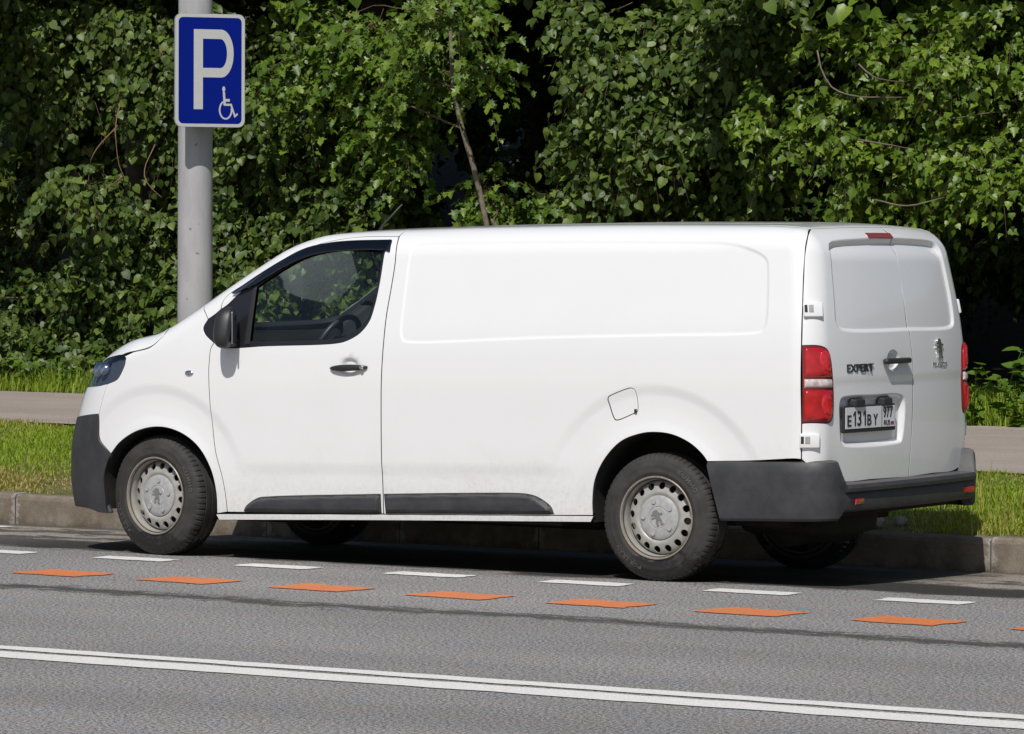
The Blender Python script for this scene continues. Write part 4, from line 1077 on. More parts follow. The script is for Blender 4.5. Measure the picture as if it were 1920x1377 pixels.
wood_floor = sheet("woodland_floor", np.linspace(-60, 60, 61), lambda x: list(np.linspace(float(far_edge(x))-.2, 9.6, 3))+[11, 13, 15, 17, 20, 24, 34, 60], lambda x, y: gz(y)+(.05*math.sin(x*1.1+y) if y > 9 else 0), "leaf_litter", kind="structure")

# kerb stones, each about a metre long
kerb = empty("kerb", (0, 1.325, -.05), kind="structure")
def stone_mesh():
    prof = [(-.075, -.08), (-.075, .165), (-.069, .186), (-.052, .198), (.060, .198), (.075, .190), (.075, -.08)]
    V = []; Fc = []; n = len(prof); L = .4915
    xs = [-L, -L+.006, -L*.5, 0, L*.5, L-.006, L]
    for i, x in enumerate(xs):
        k = .004 if i in (0, len(xs)-1) else 0
        for y, z in prof: V.append((x, y*(1-k/.075), z-k*(z > 0)))
    for i in range(len(xs)-1):
        for j in range(n): Fc.append((i*n+j, i*n+(j+1) % n, (i+1)*n+(j+1) % n, (i+1)*n+j))
    Fc += [tuple(range(n))[::-1], tuple(range((len(xs)-1)*n, len(xs)*n))]
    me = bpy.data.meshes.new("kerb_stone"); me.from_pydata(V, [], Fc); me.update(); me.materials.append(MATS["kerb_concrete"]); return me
sme = stone_mesh(); pitch = .990
b2 = box_bm(.012, .138, .24, (0, 0, .055)); mme = bpy.data.meshes.new("mortar_joint"); b2.to_mesh(mme); b2.free(); mme.materials.append(MATS["mortar"])
for k in range(-14, 20):
    xj = -2.734+k*pitch
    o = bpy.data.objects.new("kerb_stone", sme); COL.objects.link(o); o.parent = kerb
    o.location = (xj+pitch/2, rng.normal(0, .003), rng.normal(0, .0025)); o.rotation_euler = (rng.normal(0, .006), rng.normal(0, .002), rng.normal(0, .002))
    if k % 1 == 0:
        j = bpy.data.objects.new("mortar_joint", mme); COL.objects.link(j); j.parent = kerb; j.location = (xj, -.002 if k in (0, 7, -3, 11) else .006, 0)

# painted markings on the road
def mark(name, x0, x1, y0, y1, mat, jit, nx, ny=4, skew=0.0, z=.004):
    xs = np.linspace(x0, x1, nx); e0 = rng.normal(0, jit, nx); e1 = rng.normal(0, jit, nx); a0 = rng.normal(0, jit*1.6, ny+1); a1 = rng.normal(0, jit*1.6, ny+1)
    V = []; Fc = []
    for i, x in enumerate(xs):
        for j in range(ny+1):
            t = j/ny; y = (y0+e0[i])*(1-t)+(y1+e1[i])*t
            xx = x+skew*(t-.5)+(a0[j] if i == 0 else a1[j] if i == nx-1 else 0)
            V.append((xx, y, road_z(y)+z))
    for i in range(nx-1):
        for j in range(ny): a = i*(ny+1)+j; Fc.append((a, a+ny+1, a+ny+2, a+1))
    return mesh_from(name, V, Fc, mat, road, False)
def spin(o, cx, cy, a):
    m = Matrix.Translation((cx, cy, 0)) @ Matrix.Rotation(a, 4, 'Z') @ Matrix.Translation((-cx, -cy, 0)); o.data.transform(m)
for k in range(-8, 14):
    x0 = -.16+.985*k; mark("white_dash", x0, x0+.49, -1.318, -1.132, "thin_white_paint", .006, 10)
for k in range(-6, 14):
    x0 = .145+.842*k; od = mark("orange_dash", x0, x0+.47, -2.42, -2.115, "orange_paint", .007, 10, 5, .02)
    spin(od, x0+.235, -2.268, R(-4))
mark("solid_line", -40, 60, -5.79, -5.655, "white_paint", .006, 700, 2)
mark("solid_line", -40, 60, -6.085, -5.865, "white_paint", .006, 700, 2)
mark("bay_line", -2.62, -2.50, -1.1, .95, "thin_white_paint", .006, 4, 30)
mark("bay_line", 7.02, 7.14, -1.1, .95, "thin_white_paint", .006, 4, 30)

# ------------------------------------------------------------------ grass
def blades(name, pts, h, w, mat, lean=.45, parent=None, **kw):
    n = len(pts); az = rng.uniform(0, 2*math.pi, n); L = h*rng.uniform(.55, 1.35, n); ww = w*rng.uniform(.7, 1.3, n)
    d = np.stack([np.cos(az), np.sin(az), np.zeros(n)], 1); sd = np.stack([-np.sin(az), np.cos(az), np.zeros(n)], 1)
    tl = rng.uniform(.1, 1, n)*lean
    up = np.array([0, 0, 1.0])
    m1 = pts+up*(L*.55)[:, None]+d*(L*tl*.35)[:, None]; tip = pts+up*(L*(1-.35*tl))[:, None]+d*(L*tl*1.1)[:, None]
    V = np.stack([pts-sd*ww[:, None]*.5, pts+sd*ww[:, None]*.5, m1+sd*ww[:, None]*.42, m1-sd*ww[:, None]*.42, tip], 1).reshape(-1, 3)
    b_ = np.arange(n)[:, None, None]*5; T = (b_+np.array([[0, 1, 2], [0, 2, 3], [3, 2, 4]])[None]).reshape(-1, 3)
    return tri_mesh(name, V, T, mat, parent, True, **kw)
def scatter(n, x0, x1, y0f, y1f):
    x = rng.uniform(x0, x1, n); t = rng.uniform(0, 1, n); y = y0f(x)+(y1f(x)-y0f(x))*t
    return x, y
def nz2(x, y): return np.sin(x*1.7+1.3*np.sin(y*1.1))*.5+np.sin(y*2.3+x*.9+2)*.3+np.sin(x*4.1-y*3.3)*.2
c1 = lambda x: np.full_like(x, 1.395)
x, y = scatter(135000, -9.5, 7.5, c1, lambda x: near_edge(x)+.06)
dry = nz2(x, y)*.45+np.exp(-((y-1.6)/.70)**2)*np.where(x < 1, .95, .35)+.55*np.exp(-((near_edge(x)-y)/.30)**2)+rng.normal(0, .22, len(x))-.1
pts = np.stack([x, y, gz(y)+.018*np.sin(x*1.3+y*.7)], 1)
edge_h = np.where(near_edge(x)-y < .25, 1.15, 1.0)
hh = (.046+.028*np.clip(nz2(x*.7, y*.7)+.6*nz2(x*3.1+4, y*2.7), -1, 1.2))*edge_h
g1 = dry <= .42
blades("verge_grass", pts[g1], hh[g1], .0075, "grass_blade", 1.15, label="short green grass growing on the verge behind the kerb", cat="grass", kind="stuff")
blades("dry_grass", pts[~g1], hh[~g1]*.85, .0075, "dry_grass_blade", 1.3, label="straw coloured dry grass along the kerb edge of the verge", cat="grass", kind="stuff")
x, y = scatter(26000, -16, 12, lambda x: far_edge(x)-.03, lambda x: far_edge(x)+1.6)
pts = np.stack([x, y, gz(y)+.01], 1)
blades("tall_grass", pts, .13+.10*np.clip((y-far_edge(x)), 0, 1), .009, "grass_blade", .8, label="tall green grass between the footpath and the trees", cat="grass", kind="stuff")
x, y = scatter(500, 2.2, 6, c1, lambda x: np.full_like(x, 2.6)); pts = np.stack([x, y, gz(y)], 1)
blades("grass_stalks", pts, .22, .005, "dry_grass_blade", .5, label="thin pale grass stalks standing on the verge behind the van", cat="grass", kind="stuff")

# ------------------------------------------------------------------ foliage
LEAF = {
 'linden': ([(0, 0, 0), (-.30, -.07, .03), (-.50, .20, .09), (-.40, .56, .06), (0, 1.02, -.14), (.40, .56, .06), (.50, .20, .09), (.30, -.07, .03), (0, .34, -.03), (0, .68, -.05)],
            [(0, 8, 1), (1, 8, 2), (2, 8, 9), (2, 9, 3), (3, 9, 4), (0, 7, 8), (7, 6, 8), (6, 9, 8), (6, 5, 9), (5, 4, 9)]),
 'poplar': ([(0, 0, 0), (-.34, .02, .05), (-.50, .22, .09), (-.36, .36, .05), (-.40, .52, .07), (-.18, .68, .02), (0, 1.05, -.12), (.18, .68, .02), (.40, .52, .07), (.36, .36, .05), (.50, .22, .09), (.34, .02, .05), (0, .35, -.03)],
            [(0, 12, 1), (1, 12, 2), (2, 12, 3), (3, 12, 5), (3, 5, 4), (5, 12, 6), (6, 12, 7), (7, 12, 9), (7, 9, 8), (9, 12, 10), (10, 12, 11), (11, 12, 0)]),
 'maple': ([(0, 0, 0), (-.32, -.08, .03), (-.24, .14, .01), (-.62, .34, .08), (-.26, .42, .02), (-.30, .70, .06), (0, 1.0, -.12), (.30, .70, .06), (.26, .42, .02), (.62, .34, .08), (.24, .14, .01), (.32, -.08, .03), (0, .36, -.03)],
           [(0, 12, 1), (1, 12, 2), (2, 12, 4), (2, 4, 3), (4, 12, 5), (5, 12, 6), (6, 12, 7), (7, 12, 8), (8, 12, 10), (8, 10, 9), (10, 12, 11), (11, 12, 0)]),
}
def unit(v): return v/(np.linalg.norm(v, axis=-1, keepdims=True)+1e-9)
def sprays(clumps, per, size, K=13, L=(.22, .48), out=(.1, -.75, .45), droop=.5):
    """leafy shoots spread through clumps: leaf frames and shoot axes"""
    O = []; Dn = []
    for cx, cy, cz, r in clumps:
        r = r*(.86 if r < .6 else 1.0)
        ns = max(2, int(per*(r/.45)**2/K)); nb = 5
        sub_c = unit(rng.normal(size=(nb, 3)))*rng.uniform(.35, .75, (nb, 1)); pick = rng.integers(0, nb, ns)
        u = sub_c[pick]+unit(rng.normal(size=(ns, 3)))*(rng.uniform(0, 1, (ns, 1))**.5)*rng.uniform(.28, .5, (nb, 1))[pick]
        u[:, 1] -= .10
        o = np.array([cx, cy, cz])+u*r*np.array([1.08, .85, .95]); O.append(o)
        Dn.append(unit(.75*u+.45*np.array(out)+.45*rng.normal(size=(ns, 3))+np.array([0, 0, -.25])))
    O = np.concatenate(O); Dn = np.concatenate(Dn); n = len(O); Ls = rng.uniform(*L, n)
    t = (np.arange(K)+.6)/K
    down = np.array([0, 0, -1.0])
    pos = O[:, None]+Dn[:, None]*(Ls[:, None]*t)[..., None]+down*(droop*Ls[:, None]*t**2)[..., None]
    tan = unit(Dn[:, None]+down*(2*droop*t)[None, :, None])
    sgn = np.where(np.arange(K) % 2 == 0, 1, -1)[None, :, None]
    sd = unit(np.cross(tan, np.array([0, 0, 1.0])+.3*rng.normal(size=(n, 1, 3))))*sgn
    m = n*K
    pos = (pos+sd*.022+rng.normal(size=(n, K, 3))*.010).reshape(m, 3); tan = tan.reshape(m, 3); sd = sd.reshape(m, 3)
    tip = unit(.60*sd+.40*tan+down*.55+.35*rng.normal(size=(m, 3)))
    nn = unit(np.array([0, 0, .70])+.85*np.array(out)+.52*rng.normal(size=(m, 3))); nn = unit(nn-(nn*tip).sum(1, keepdims=True)*tip)
    s = size*rng.uniform(.45, 1.40, m)
    return pos, tip, nn, s, O, Dn, Ls
def leaf_arrays(kind, pos, tip, nn, s):
    tv, tt = LEAF[kind]; tv = np.array(tv); tt = np.array(tt); sd = np.cross(tip, nn); m = len(pos)
    bend = rng.uniform(.4, 1.8, m)[:, None, None]
    V = pos[:, None]+s[:, None, None]*(tv[None, :, :1]*sd[:, None]+tv[None, :, 1:2]*tip[:, None]+bend*tv[None, :, 2:]*nn[:, None])
    T = tt[None]+(np.arange(m)*len(tv))[:, None, None]
    return V.reshape(-1, 3), T.reshape(-1, 3)
def shoot_arrays(O, Dn, Ls, droop=.5, r=.0032):
    n = len(O); ts = np.array([-.25, .3, .65, 1.0]); P = O[:, None]+Dn[:, None]*(Ls[:, None]*ts)[..., None]; P[..., 2] -= droop*Ls[:, None]*np.maximum(ts, 0)**2
    u = unit(np.cross(Dn, np.array([0, 0, 1.0]))); w = unit(np.cross(Dn, u)); rad = r*np.array([1.3, 1.0, .7, .35])
    V = np.stack([P+rad[None, :, None]*(math.cos(a)*u+math.sin(a)*w)[:, None] for a in (0, 2.09, 4.19)], 2)
    V = V.reshape(n, 12, 3); T = []
    for i in range(3):
        for k in range(3): a, b_ = i*3+k, i*3+(k+1) % 3; T += [(a, b_, b_+3), (a, b_+3, a+3)]
    T = np.array(T)[None]+(np.arange(n)*12)[:, None, None]
    return V.reshape(-1, 3), T.reshape(-1, 3)
LEAF_ME = {}
def tree(name, label, base, trunk, rad, clumps, kind, mat, per=1450, size=.068, canopy=None, cper=420, csize=.11, bark="bark", group=None, cat="tree", limbs=8, out=(.1, -.75, .45), droop=.5, singles=0):
    base = np.array(base, float); t = empty(name, tuple(base), label=label, cat=cat, group=group); b0 = base
    tp = np.array(trunk, float); tp = np.array(catmull(list(tp), .25)) if len(tp) > 2 else tp
    k = np.linspace(1, .35, len(tp)); nz = .04*rng.normal(size=len(tp))
    V, Fc = tube(tp-b0, rad*(k+nz), 10); mesh_from("trunk", V, Fc, bark, t)
    allc = list(clumps)+list(canopy or [])
    idx = np.linspace(0, len(allc)-1, min(limbs, len(allc))).astype(int) if allc else []
    for i in idx:
        c = np.array(allc[i][:3]); j = int(np.argmin(np.linalg.norm(tp-(c-np.array([0, 0, .5])), axis=1))); a = tp[j]
        mid = (a+c)/2+np.array([0, 0, .12])+rng.normal(0, .10, 3); m2 = (mid+c)/2+rng.normal(0, .06, 3)
        P_ = np.array(catmull([a, mid, m2, c], .15)); r0 = min(rad*.26, .03)*(1-.5*j/len(tp)); V, Fc = tube(P_-b0, np.linspace(max(r0, .010), .003, len(P_)), 6); mesh_from("branch", V, Fc, "twig_bark" if bark != "bark" or rng.random() < .5 else bark, t)
    pos, tip, nn, s, O, Dn, Ls = sprays(clumps, per, size, out=out, droop=droop)
    if singles:      # the foremost leaves, each one an object
        fw = np.argsort(pos[:, 1]+.35*pos[:, 0]*0+.25*np.abs(pos[:, 2]-2.4))[:singles]
        if (kind, mat) not in LEAF_ME:
            me = bpy.data.meshes.new("leaf"); me.from_pydata(LEAF[kind][0], [], LEAF[kind][1]); me.update(); me.materials.append(MATS[mat]); LEAF_ME[(kind, mat)] = me
        for i in fw:
            sd = np.cross(tip[i], nn[i]); o = bpy.data.objects.new("leaf", LEAF_ME[(kind, mat)]); COL.objects.link(o); o.parent = t
            M_ = Matrix.Identity(4)
            for r_ in range(3): M_[r_][0] = sd[r_]*s[i]; M_[r_][1] = tip[i][r_]*s[i]; M_[r_][2] = nn[i][r_]*s[i]; M_[r_][3] = pos[i][r_]-b0[r_]
            o.matrix_local = M_
        kp = np.ones(len(pos), bool); kp[fw] = False; pos, tip, nn, s = pos[kp], tip[kp], nn[kp], s[kp]
    V1, T1 = leaf_arrays(kind, pos, tip, nn, s); SV, ST = shoot_arrays(O, Dn, Ls, droop)
    if canopy:
        pos, tip, nn, s, *_ = sprays(canopy, cper, csize, L=(.4, .8), out=out)
        V2, T2 = leaf_arrays('linden', pos, tip, nn, s); T1 = np.concatenate([T1, T2+len(V1)]); V1 = np.concatenate([V1, V2])
    tri_mesh("crown", V1-b0, T1, mat, t, False, kind="stuff")
    tri_mesh("twigs", SV-b0, ST, "twig_bark", t, True, kind="stuff")
    return t
def canopy_for(x, y, n=9, z0=4.3, z1=7.6, sx=1.7, sy=1.2):
    return [(x+rng.uniform(-sx, sx), y+rng.uniform(-sy, sy), rng.uniform(z0, z1), rng.uniform(.7, 1.0)) for _ in range(n)]
def jig(cl, dy=.5):
    return [(a+rng.normal(0, .05), b_+rng.uniform(-dy, dy), c+rng.normal(0, .04), d) for a, b_, c, d in cl]
linden_left = [(-9.85, 10.4, 3.75, .5), (-9.10, 10.4, 3.65, .5), (-8.68, 10.4, 3.30, .45), (-9.45, 10.4, 3.35, .42), (-8.35, 10.4, 3.72, .4), (-8.75, 10.3, 2.36, .34), (-8.60, 10.3, 1.92, .42), (-8.40, 10.4, 1.53, .45), (-8.95, 10.4, 1.31, .38), (-10.2, 10.5, 3.3, .4), (-8.62, 10.4, 2.85, .3)]
hedge_left = [(-9.75, 10.2, .85, .5), (-9.09, 10.2, .90, .5), (-8.49, 10.2, .98, .45), (-8.02, 10.2, 1.12, .4), (-9.88, 10.2, 1.14, .35), (-9.33, 10.0, .62, .4), (-8.79, 10.0, .64, .4), (-8.19, 10.0, .68, .4), (-10.4, 10.3, .9, .5), (-11.1, 10.4, .9, .5)]
maple_c = [(-6.54, 10.2, 3.68, .42), (-5.93, 10.2, 3.57, .45), (-5.38, 10.2, 3.61, .45), (-6.2, 10.2, 3.26, .40), (-5.6, 10.2, 3.16, .40), (-5.22, 10.2, 3.29, .36), (-6.71, 10.2, 3.36, .36), (-5.93, 10.2, 2.84, .36), (-5.54, 10.2, 2.7, .3), (-5.01, 10.2, 3.69, .36), (-4.68, 10.2, 2.11, .28), (-4.36, 10.2, 2.09, .28), (-4.65, 9.55, 3.62, .30), (-4.45, 9.6, 3.15, .2)]
linden_mid = [(-7.72, 11, 2.98, .45), (-7.26, 11, 2.74, .5), (-6.8, 11, 2.4, .5), (-7.6, 11, 2.36, .5), (-7.95, 11, 1.93, .45), (-7.25, 11, 2.02, .5), (-6.51, 11, 2.07, .5), (-8.01, 11, 1.44, .45), (-7.02, 11, 1.79, .4), (-6.01, 11, 2.16, .45), (-7.49, 11, 3.64, .35), (-7.3, 11, 1.4, .5), (-6.4, 11, 1.5, .5)]
linden_right = [(-3.93, 10.6, 3.55, .5), (-3.51, 10.6, 3.27, .5), (-4.03, 10.6, 3.06, .42), (-3.25, 10.6, 2.91, .5), (-3.77, 10.6, 2.65, .45), (-3.0, 10.6, 2.69, .45), (-2.75, 10.6, 3.52, .5), (-2.34, 10.6, 3.25, .45), (-2.49, 10.6, 2.73, .45), (-3.15, 10.6, 2.33, .42), (-4.18, 10.6, 2.52, .3), (-2.59, 10.6, 2.29, .45), (-2.1, 10.6, 3.64, .45), (-4.02, 10.6, 2.11, .32), (-3.26, 10.6, 3.62, .4)]
poplar_c = [(-.79, 9.2, 3.22, .42), (-.10, 9.2, 3.33, .45), (.36, 9.2, 3.07, .45), (-.32, 9.2, 2.92, .42), (-.97, 9.2, 2.78, .34), (-1.34, 9.2, 2.66, .28), (-.69, 9.2, 2.51, .36), (-.18, 9.2, 2.43, .38), (.36, 9.2, 2.54, .4), (-.41, 9.2, 2.22, .28), (.53, 9.2, 3.39, .42), (-.78, 9.2, 2.26, .28), (.18, 9.2, 2.83, .42), (.59, 9.2, 2.22, .36), (1.1, 9.2, 2.9, .5), (1.3, 9.2, 3.5, .5), (1.5, 9.3, 2.4, .45)]
def trunk_at(x, y, h, lean=(0, 0), bendy=.12):
    z0 = float(gz(y))-.1
    return [(x, y, z0), (x+lean[0]*.3+rng.normal(0, bendy), y+lean[1]*.3, z0+h*.33), (x+lean[0]*.65+rng.normal(0, bendy), y+lean[1]*.6, z0+h*.66), (x+lean[0], y+lean[1], z0+h)]
GR = "trees standing along the edge of the wood"
def add_tree(name, label, x, y, h, rad, clumps, kind, mat, lean=(0, 0), **kw):
    return tree(name, label, (x, y, float(gz(y))-.1), trunk_at(x, y, h, lean), rad, clumps, kind, mat, **kw)
linden_t = add_tree("linden_tree", "dark trunked linden with drooping round leaves left of the parking sign", -9.75, 11.9, 6.5, .19, jig(linden_left), 'linden', "linden_leaf", canopy=canopy_for(-9.6, 12.2, 18, 5.0, 9)+[(x_, 9.0+.2*math.sin(x_*3), 4.62+.12*math.cos(x_*5), .60) for x_ in (-12.4, -11.6, -10.9, -10.2, -9.5)]+[(x_, 9.6, 5.6, .7) for x_ in (-11.8, -10.6, -9.6)], group=GR, droop=.75, singles=290)  # last two clump lists added out of view to shade the left foliage
add_tree("linden_bush", "low round leaved bush in front of the van's bonnet beside the footpath", -9.1, 10.6, 1.0, .06, jig(hedge_left, .3), 'linden', "linden_leaf", cat="bush", per=1400, limbs=6, singles=290)
tree("young_maple", "young maple with a thin pale leaning trunk and bright green leaves", (-4.35, 9.8, .40), [(-4.35, 9.8, .4), (-4.40, 9.78, 1.4), (-4.52, 9.75, 2.05), (-4.60, 9.72, 2.40), (-4.70, 9.7, 2.72), (-4.79, 9.7, 3.06), (-4.85, 9.75, 3.5), (-5.2, 10.1, 5.2)], .031,
     jig(maple_c, .35), 'maple', "maple_leaf", canopy=canopy_for(-5.6, 11.4, 12, 5.0, 8), bark="pale_bark", group=GR, size=.072, per=1200, singles=290)
add_tree("linden_tree", "dense linden right behind the parking sign's pole", -7.2, 12.2, 6.8, .17, jig(linden_mid), 'linden', "linden_leaf", canopy=canopy_for(-7.2, 11.8, 16, 4.9, 9), group=GR, per=1500, singles=290)
add_tree("linden_tree", "tall linden above the middle of the van's roof", -3.1, 11.8, 7.0, .16, jig(linden_right), 'linden', "linden_leaf", canopy=canopy_for(-3.0, 11.6, 18, 4.9, 9), group=GR, droop=.7, singles=290)
poplar_t = add_tree("poplar_tree", "bright leaved poplar spreading over the rear of the van", .6, 10.6, 6.5, .15, jig(poplar_c, .45), 'poplar', "poplar_leaf", canopy=canopy_for(.9, 10.6, 14, 4.9, 8.5)+[(x_, 8.9, 4.85+.12*math.cos(x_*5), .60) for x_ in (-1.3, -.5, .3, 1.1, 1.9, 2.7)], group=GR, per=1250, size=.066, singles=290)  # front row of clumps added above the view to darken low foliage behind
TW_P = [[(-.76, 8.55, 3.25), (-.72, 8.55, 3.11), (-.63, 8.55, 2.96), (-.49, 8.55, 2.90), (-.22, 8.55, 2.87), (0, 8.9, 2.88)], [(-.40, 8.55, 3.14), (-.27, 8.55, 3.04), (-.13, 8.9, 3.0)], [(.18, 8.55, 2.79), (.36, 8.55, 2.72), (.58, 8.55, 2.75), (.71, 8.9, 2.79)],
        [(-.40, 8.55, 2.57), (-.17, 8.55, 2.54), (-.04, 8.9, 2.49)], [(-.26, 8.55, 2.11), (.01, 8.55, 2.07), (.23, 8.55, 2.11), (.30, 8.9, 2.15)], [(.41, 8.55, 2.39), (.63, 8.55, 2.33), (.89, 8.9, 2.29)]]
TW_L = [[(-8.41, 9.9, 3.0), (-8.32, 9.7, 2.72), (-8.28, 9.7, 2.43), (-8.18, 9.7, 2.27)], [(-8.44, 9.9, 2.79), (-8.56, 9.7, 2.53), (-8.62, 9.7, 2.29), (-8.56, 9.7, 2.13)], [(-8.03, 9.9, 2.62), (-8.0, 9.7, 2.34), (-7.88, 9.7, 2.20), (-7.80, 9.7, 2.15)], [(-8.0, 9.9, 3.41), (-7.83, 9.7, 3.45), (-7.77, 9.7, 3.31)], [(-8.23, 9.7, 2.34), (-8.38, 9.7, 2.25), (-8.53, 9.7, 2.18)]]
def bare_twigs(t, lines, mat, r0):
    for L in lines:
        P_ = np.array(catmull([np.array(q) for q in L], .06))-np.array(t.location); P_ += np.cumsum(rng.normal(0, .004, P_.shape), 0)*.5
        V, Fc = tube(P_, np.linspace(r0, r0*.4, len(P_)), 5); mesh_from("bare_twig", V, Fc, mat, t)
bare_twigs(poplar_t, TW_P, "pale_bark", .0075); bare_twigs(linden_t, TW_L, "red_twig", .006)
# second row, deeper in the shade
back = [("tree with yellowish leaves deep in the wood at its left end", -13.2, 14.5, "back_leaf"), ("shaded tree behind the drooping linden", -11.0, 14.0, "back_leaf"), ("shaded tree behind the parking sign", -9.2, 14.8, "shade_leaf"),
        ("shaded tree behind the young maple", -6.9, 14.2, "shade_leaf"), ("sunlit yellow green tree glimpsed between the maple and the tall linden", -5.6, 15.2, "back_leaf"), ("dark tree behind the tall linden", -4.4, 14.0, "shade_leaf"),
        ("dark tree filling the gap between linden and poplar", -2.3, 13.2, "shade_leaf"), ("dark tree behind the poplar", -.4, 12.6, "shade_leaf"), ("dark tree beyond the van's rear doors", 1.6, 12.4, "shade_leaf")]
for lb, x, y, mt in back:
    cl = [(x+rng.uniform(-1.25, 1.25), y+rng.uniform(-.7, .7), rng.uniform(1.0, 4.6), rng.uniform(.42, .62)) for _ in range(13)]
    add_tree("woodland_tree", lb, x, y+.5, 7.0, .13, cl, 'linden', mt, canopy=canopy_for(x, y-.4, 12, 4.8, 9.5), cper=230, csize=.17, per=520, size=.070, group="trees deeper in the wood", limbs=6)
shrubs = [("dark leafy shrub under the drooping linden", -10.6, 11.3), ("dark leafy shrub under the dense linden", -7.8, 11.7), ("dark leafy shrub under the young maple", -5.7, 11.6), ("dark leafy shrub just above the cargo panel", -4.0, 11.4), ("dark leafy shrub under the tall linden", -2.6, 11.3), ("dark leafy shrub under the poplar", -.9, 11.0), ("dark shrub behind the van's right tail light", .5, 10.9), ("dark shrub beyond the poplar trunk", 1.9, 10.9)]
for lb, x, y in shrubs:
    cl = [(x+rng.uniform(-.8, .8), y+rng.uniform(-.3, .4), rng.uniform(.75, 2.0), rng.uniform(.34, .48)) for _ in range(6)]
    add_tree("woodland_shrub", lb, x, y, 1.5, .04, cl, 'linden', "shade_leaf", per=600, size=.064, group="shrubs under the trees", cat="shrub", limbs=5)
# the rest of the wood, one mass
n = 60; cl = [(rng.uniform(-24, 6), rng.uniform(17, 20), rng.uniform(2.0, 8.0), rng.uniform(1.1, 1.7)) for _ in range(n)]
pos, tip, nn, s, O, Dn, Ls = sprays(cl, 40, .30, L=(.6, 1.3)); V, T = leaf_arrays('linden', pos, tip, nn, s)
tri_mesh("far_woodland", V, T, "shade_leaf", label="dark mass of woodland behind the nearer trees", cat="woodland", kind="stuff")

# ------------------------------------------------------------------ weeds by the path
def weed(x, y, h, label):
    z = float(gz(y)); t = empty("weed_plant", (x, y, z), label=label, cat="weed", group="leafy weeds at the edge of the footpath")
    nl = rng.integers(3, 6); LV = []; LT = []; o = 0
    for i in range(nl):
        a = rng.uniform(0, 6.28); top = np.array([.35*h*math.cos(a), .35*h*math.sin(a), h*rng.uniform(.7, 1.1)])
        P_ = np.array(catmull([np.zeros(3), top*np.array([.3, .3, .5]), top], .06)); V, Fc = tube(P_, np.linspace(.006, .002, len(P_)), 5); mesh_from("stem", V, Fc, "weed_leaf", t)
        k = 9; tt = np.linspace(.15, 1, k); pos = np.stack([np.interp(tt, np.linspace(0, 1, len(P_)), P_[:, j]) for j in range(3)], 1)
        az = np.arange(k)*2.4+a; tip = unit(np.stack([np.cos(az), np.sin(az), rng.uniform(-.3, .4, k)], 1)); nn = unit(np.array([0, -.3, 1.0])+.3*rng.normal(size=(k, 3))); nn = unit(nn-(nn*tip).sum(1, keepdims=True)*tip)
        V, T = leaf_arrays('linden', pos, tip, nn, .085*h/.4*rng.uniform(.5, 1.2, k)); LV.append(V); LT.append(T+o); o += len(V)
    tri_mesh("leaves", np.concatenate(LV), np.concatenate(LT), "weed_leaf", t, kind="stuff")
weeds = ((.82, 8.05, .42, "leafy weed nearest the van's right tail light"), (1.0, 8.15, .55, "tall leafy weed beside the footpath behind the van"), (1.2, 8.0, .38, "short leafy weed leaning over the footpath edge"), (1.35, 8.2, .6, "tallest leafy weed at the footpath edge behind the van"),
         (1.55, 8.0, .45, "leafy weed beside the tallest weed at the path"), (.6, 8.2, .4, "leafy weed half hidden by the van's rear door"), (1.75, 8.2, .5, "bushy weed under the poplar's outer twigs"),
         (-8.3, 9.0, .3, "small weed in the grass before the round leaved bush"), (-8.8, 9.05, .35, "broad weed under the round leaved bush"), (-9.3, 9.1, .3, "low weed by the path left of the bush"), (-7.9, 9.1, .4, "weed in the grass just ahead of the headlight"))
for x, y, h, lb in weeds: weed(x, y, h, lb)

# ------------------------------------------------------------------ pole and parking sign
px, py = -2.286, 2.6; pz = float(gz(py))-.05
pole = empty("lamp_post", (px, py, pz), label="thick grey metal post carrying the parking sign on the verge", cat="post")
V, Fc = tube([(0, 0, 0), (0, 0, 1.2), (0, 0, 2.4), (0, 0, 4), (0, 0, 7.5)], [.1185, .1165, .1145, .112, .105], 48); mesh_from("post_tube", V, Fc, "galvanised_pole", pole)
b2 = bmesh.new(); bmesh.ops.create_cone(b2, cap_ends=True, segments=40, radius1=.19, radius2=.19, depth=.05, matrix=Matrix.Translation((0, 0, .06))); bm_mesh("base_flange", b2, "galvanised_pole", pole)
SA = R(52)    # the sign looks towards +X and a little towards the road
sn = Vector((math.sin(SA), -math.cos(SA), 0)); sr = Vector((math.cos(SA), math.sin(SA), 0))
sign_c = Vector((px, py, 2.905))+sn*.285+sr*.012
sm_ = Matrix.Identity(4)
for i in range(3): sm_[i][0] = sr[i]; sm_[i][1] = -sn[i]; sm_[i][2] = (0, 0, 1)[i]; sm_[i][3] = sign_c[i]
sign = empty("parking_sign", tuple(sign_c), label="blue parking sign with a white P and a small wheelchair symbol", cat="sign")
def rrect(w, h, r, n=6):
    out = []
    for cx, cz, a0 in ((w/2-r, h/2-r, 0), (-w/2+r, h/2-r, 90), (-w/2+r, -h/2+r, 180), (w/2-r, -h/2+r, 270)):
        for k in range(n+1): a = R(a0+90*k/n); out.append((cx+r*math.cos(a), cz+r*math.sin(a)))
    return np.array(out)
rotm = sm_.to_3x3().to_4x4()
def sign_plate(nm, outer, d, yb, mat, holes=(), parent=sign):
    W, Fc = extrude_poly(outer, d, holes); W = [tuple(rotm @ Vector((x, y-yb, z))) for x, y, z in W]; return mesh_from(nm, W, Fc, mat, parent, False)
SW, SH = .478, .745
sign_plate("back_plate", rrect(SW, SH, .045), .020, 0, "sign_metal")
sign_plate("white_border", rrect(SW-.004, SH-.004, .044), .0015, .020, "sign_white")
sign_plate("blue_field", rrect(SW-.048, SH-.048, .030), .0015, .0215, "sign_blue")
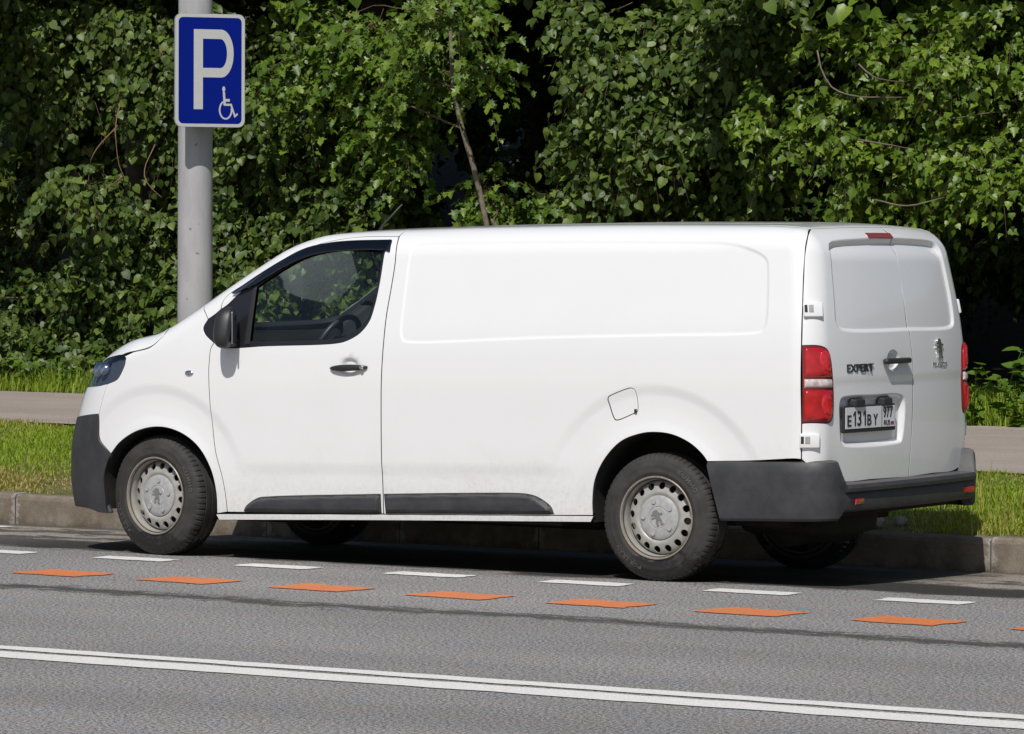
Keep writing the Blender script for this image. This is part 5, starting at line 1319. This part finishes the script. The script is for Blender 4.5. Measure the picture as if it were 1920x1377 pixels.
def stroke(pts, w, closed=False):
    P_ = np.array(pts, float); t = np.gradient(P_, axis=0); t /= np.linalg.norm(t, axis=1, keepdims=True); nrm = np.stack([-t[:, 1], t[:, 0]], 1)
    return np.concatenate([P_+nrm*w/2, (P_-nrm*w/2)[::-1]])
a = np.linspace(R(90), R(-90), 20)
lx, sx = -.112, .062     # letter P: stem left edge and stem width
zt, zm = .270, -.045; rad_ = (zt-zm)/2; bx = .075
outerP = [(lx, -.255), (lx+sx, -.255), (lx+sx, zm), (bx, zm)]+[(bx+.085*math.cos(k), (zt+zm)/2+rad_*math.sin(k)) for k in a[::-1]][1:]+[(lx, zt)]
ir = rad_-.062
holeP = [(lx+sx, (zt+zm)/2-ir), (bx-.005, (zt+zm)/2-ir)]+[(bx-.005+.045*math.cos(k), (zt+zm)/2+ir*math.sin(k)) for k in a[::-1]][1:]+[(lx+sx, (zt+zm)/2+ir)]
outerP = np.array(outerP); holeP = np.array(holeP); outerP[:, 0] *= 1.0
sign_plate("letter_p", outerP, .0015, .023, "sign_white", [holeP])
wc = np.array([.106, -.258])
def wpt(x, z): return (wc[0]+x*.082, wc[1]+z*.116)
chair_c = np.array([wpt(.50*math.cos(k), .50*math.sin(k)) for k in np.linspace(R(112), R(372), 30)])
sym_root = sign_plate("wheelchair_symbol", stroke(chair_c, .0105), .0015, .023, "sign_white")
sign_plate("symbol_head", np.array([wpt(-.16+.125*math.cos(k), 1.18+.16*math.sin(k)) for k in np.linspace(0, 2*math.pi, 18)[:-1]]), .0015, .023, "sign_white")
sign_plate("symbol_body", stroke(np.array([wpt(-.15, 1.02), wpt(-.11, .62), wpt(-.08, .26)]), .015), .0015, .0232, "sign_white")
sign_plate("symbol_arm", stroke(np.array([wpt(-.10, .55), wpt(.12, .55), wpt(.34, .55)]), .018), .0015, .0234, "sign_white")
sign_plate("symbol_leg", np.array([wpt(-.14, .36), wpt(.50, .36), wpt(.80, -.27), wpt(.98, -.16), wpt(1.02, -.27), wpt(.74, -.44), wpt(.40, .24), wpt(-.12, .24)]), .0015, .0236, "sign_white")
for dz in (.2, -.2):
    b2 = box_bm(.05, .185, .04, (0, .0925, dz), .004); bmesh.ops.transform(b2, matrix=rotm, verts=b2.verts); bm_mesh("bracket", b2, "sign_metal", sign)

# stones lying on the verge in the van's shade
for x, y, r_, lb in ((3.33, 1.50, .060, "pale rounded stone on the grass behind the rear bumper"), (3.45, 1.62, .038, "small brownish stone beside the pale stone on the verge")):
    b2 = bmesh.new(); bmesh.ops.create_icosphere(b2, subdivisions=3, radius=r_)
    for v in b2.verts:
        v.co *= 1+.10*math.sin(v.co.x*70+x)+.08*math.sin(v.co.z*90+v.co.y*60); v.co.z *= .85
    o = bm_mesh("stone", b2, "stone", None, True, label=lb, cat="stone"); o.location = (x, y, float(gz(y))+r_*.72)
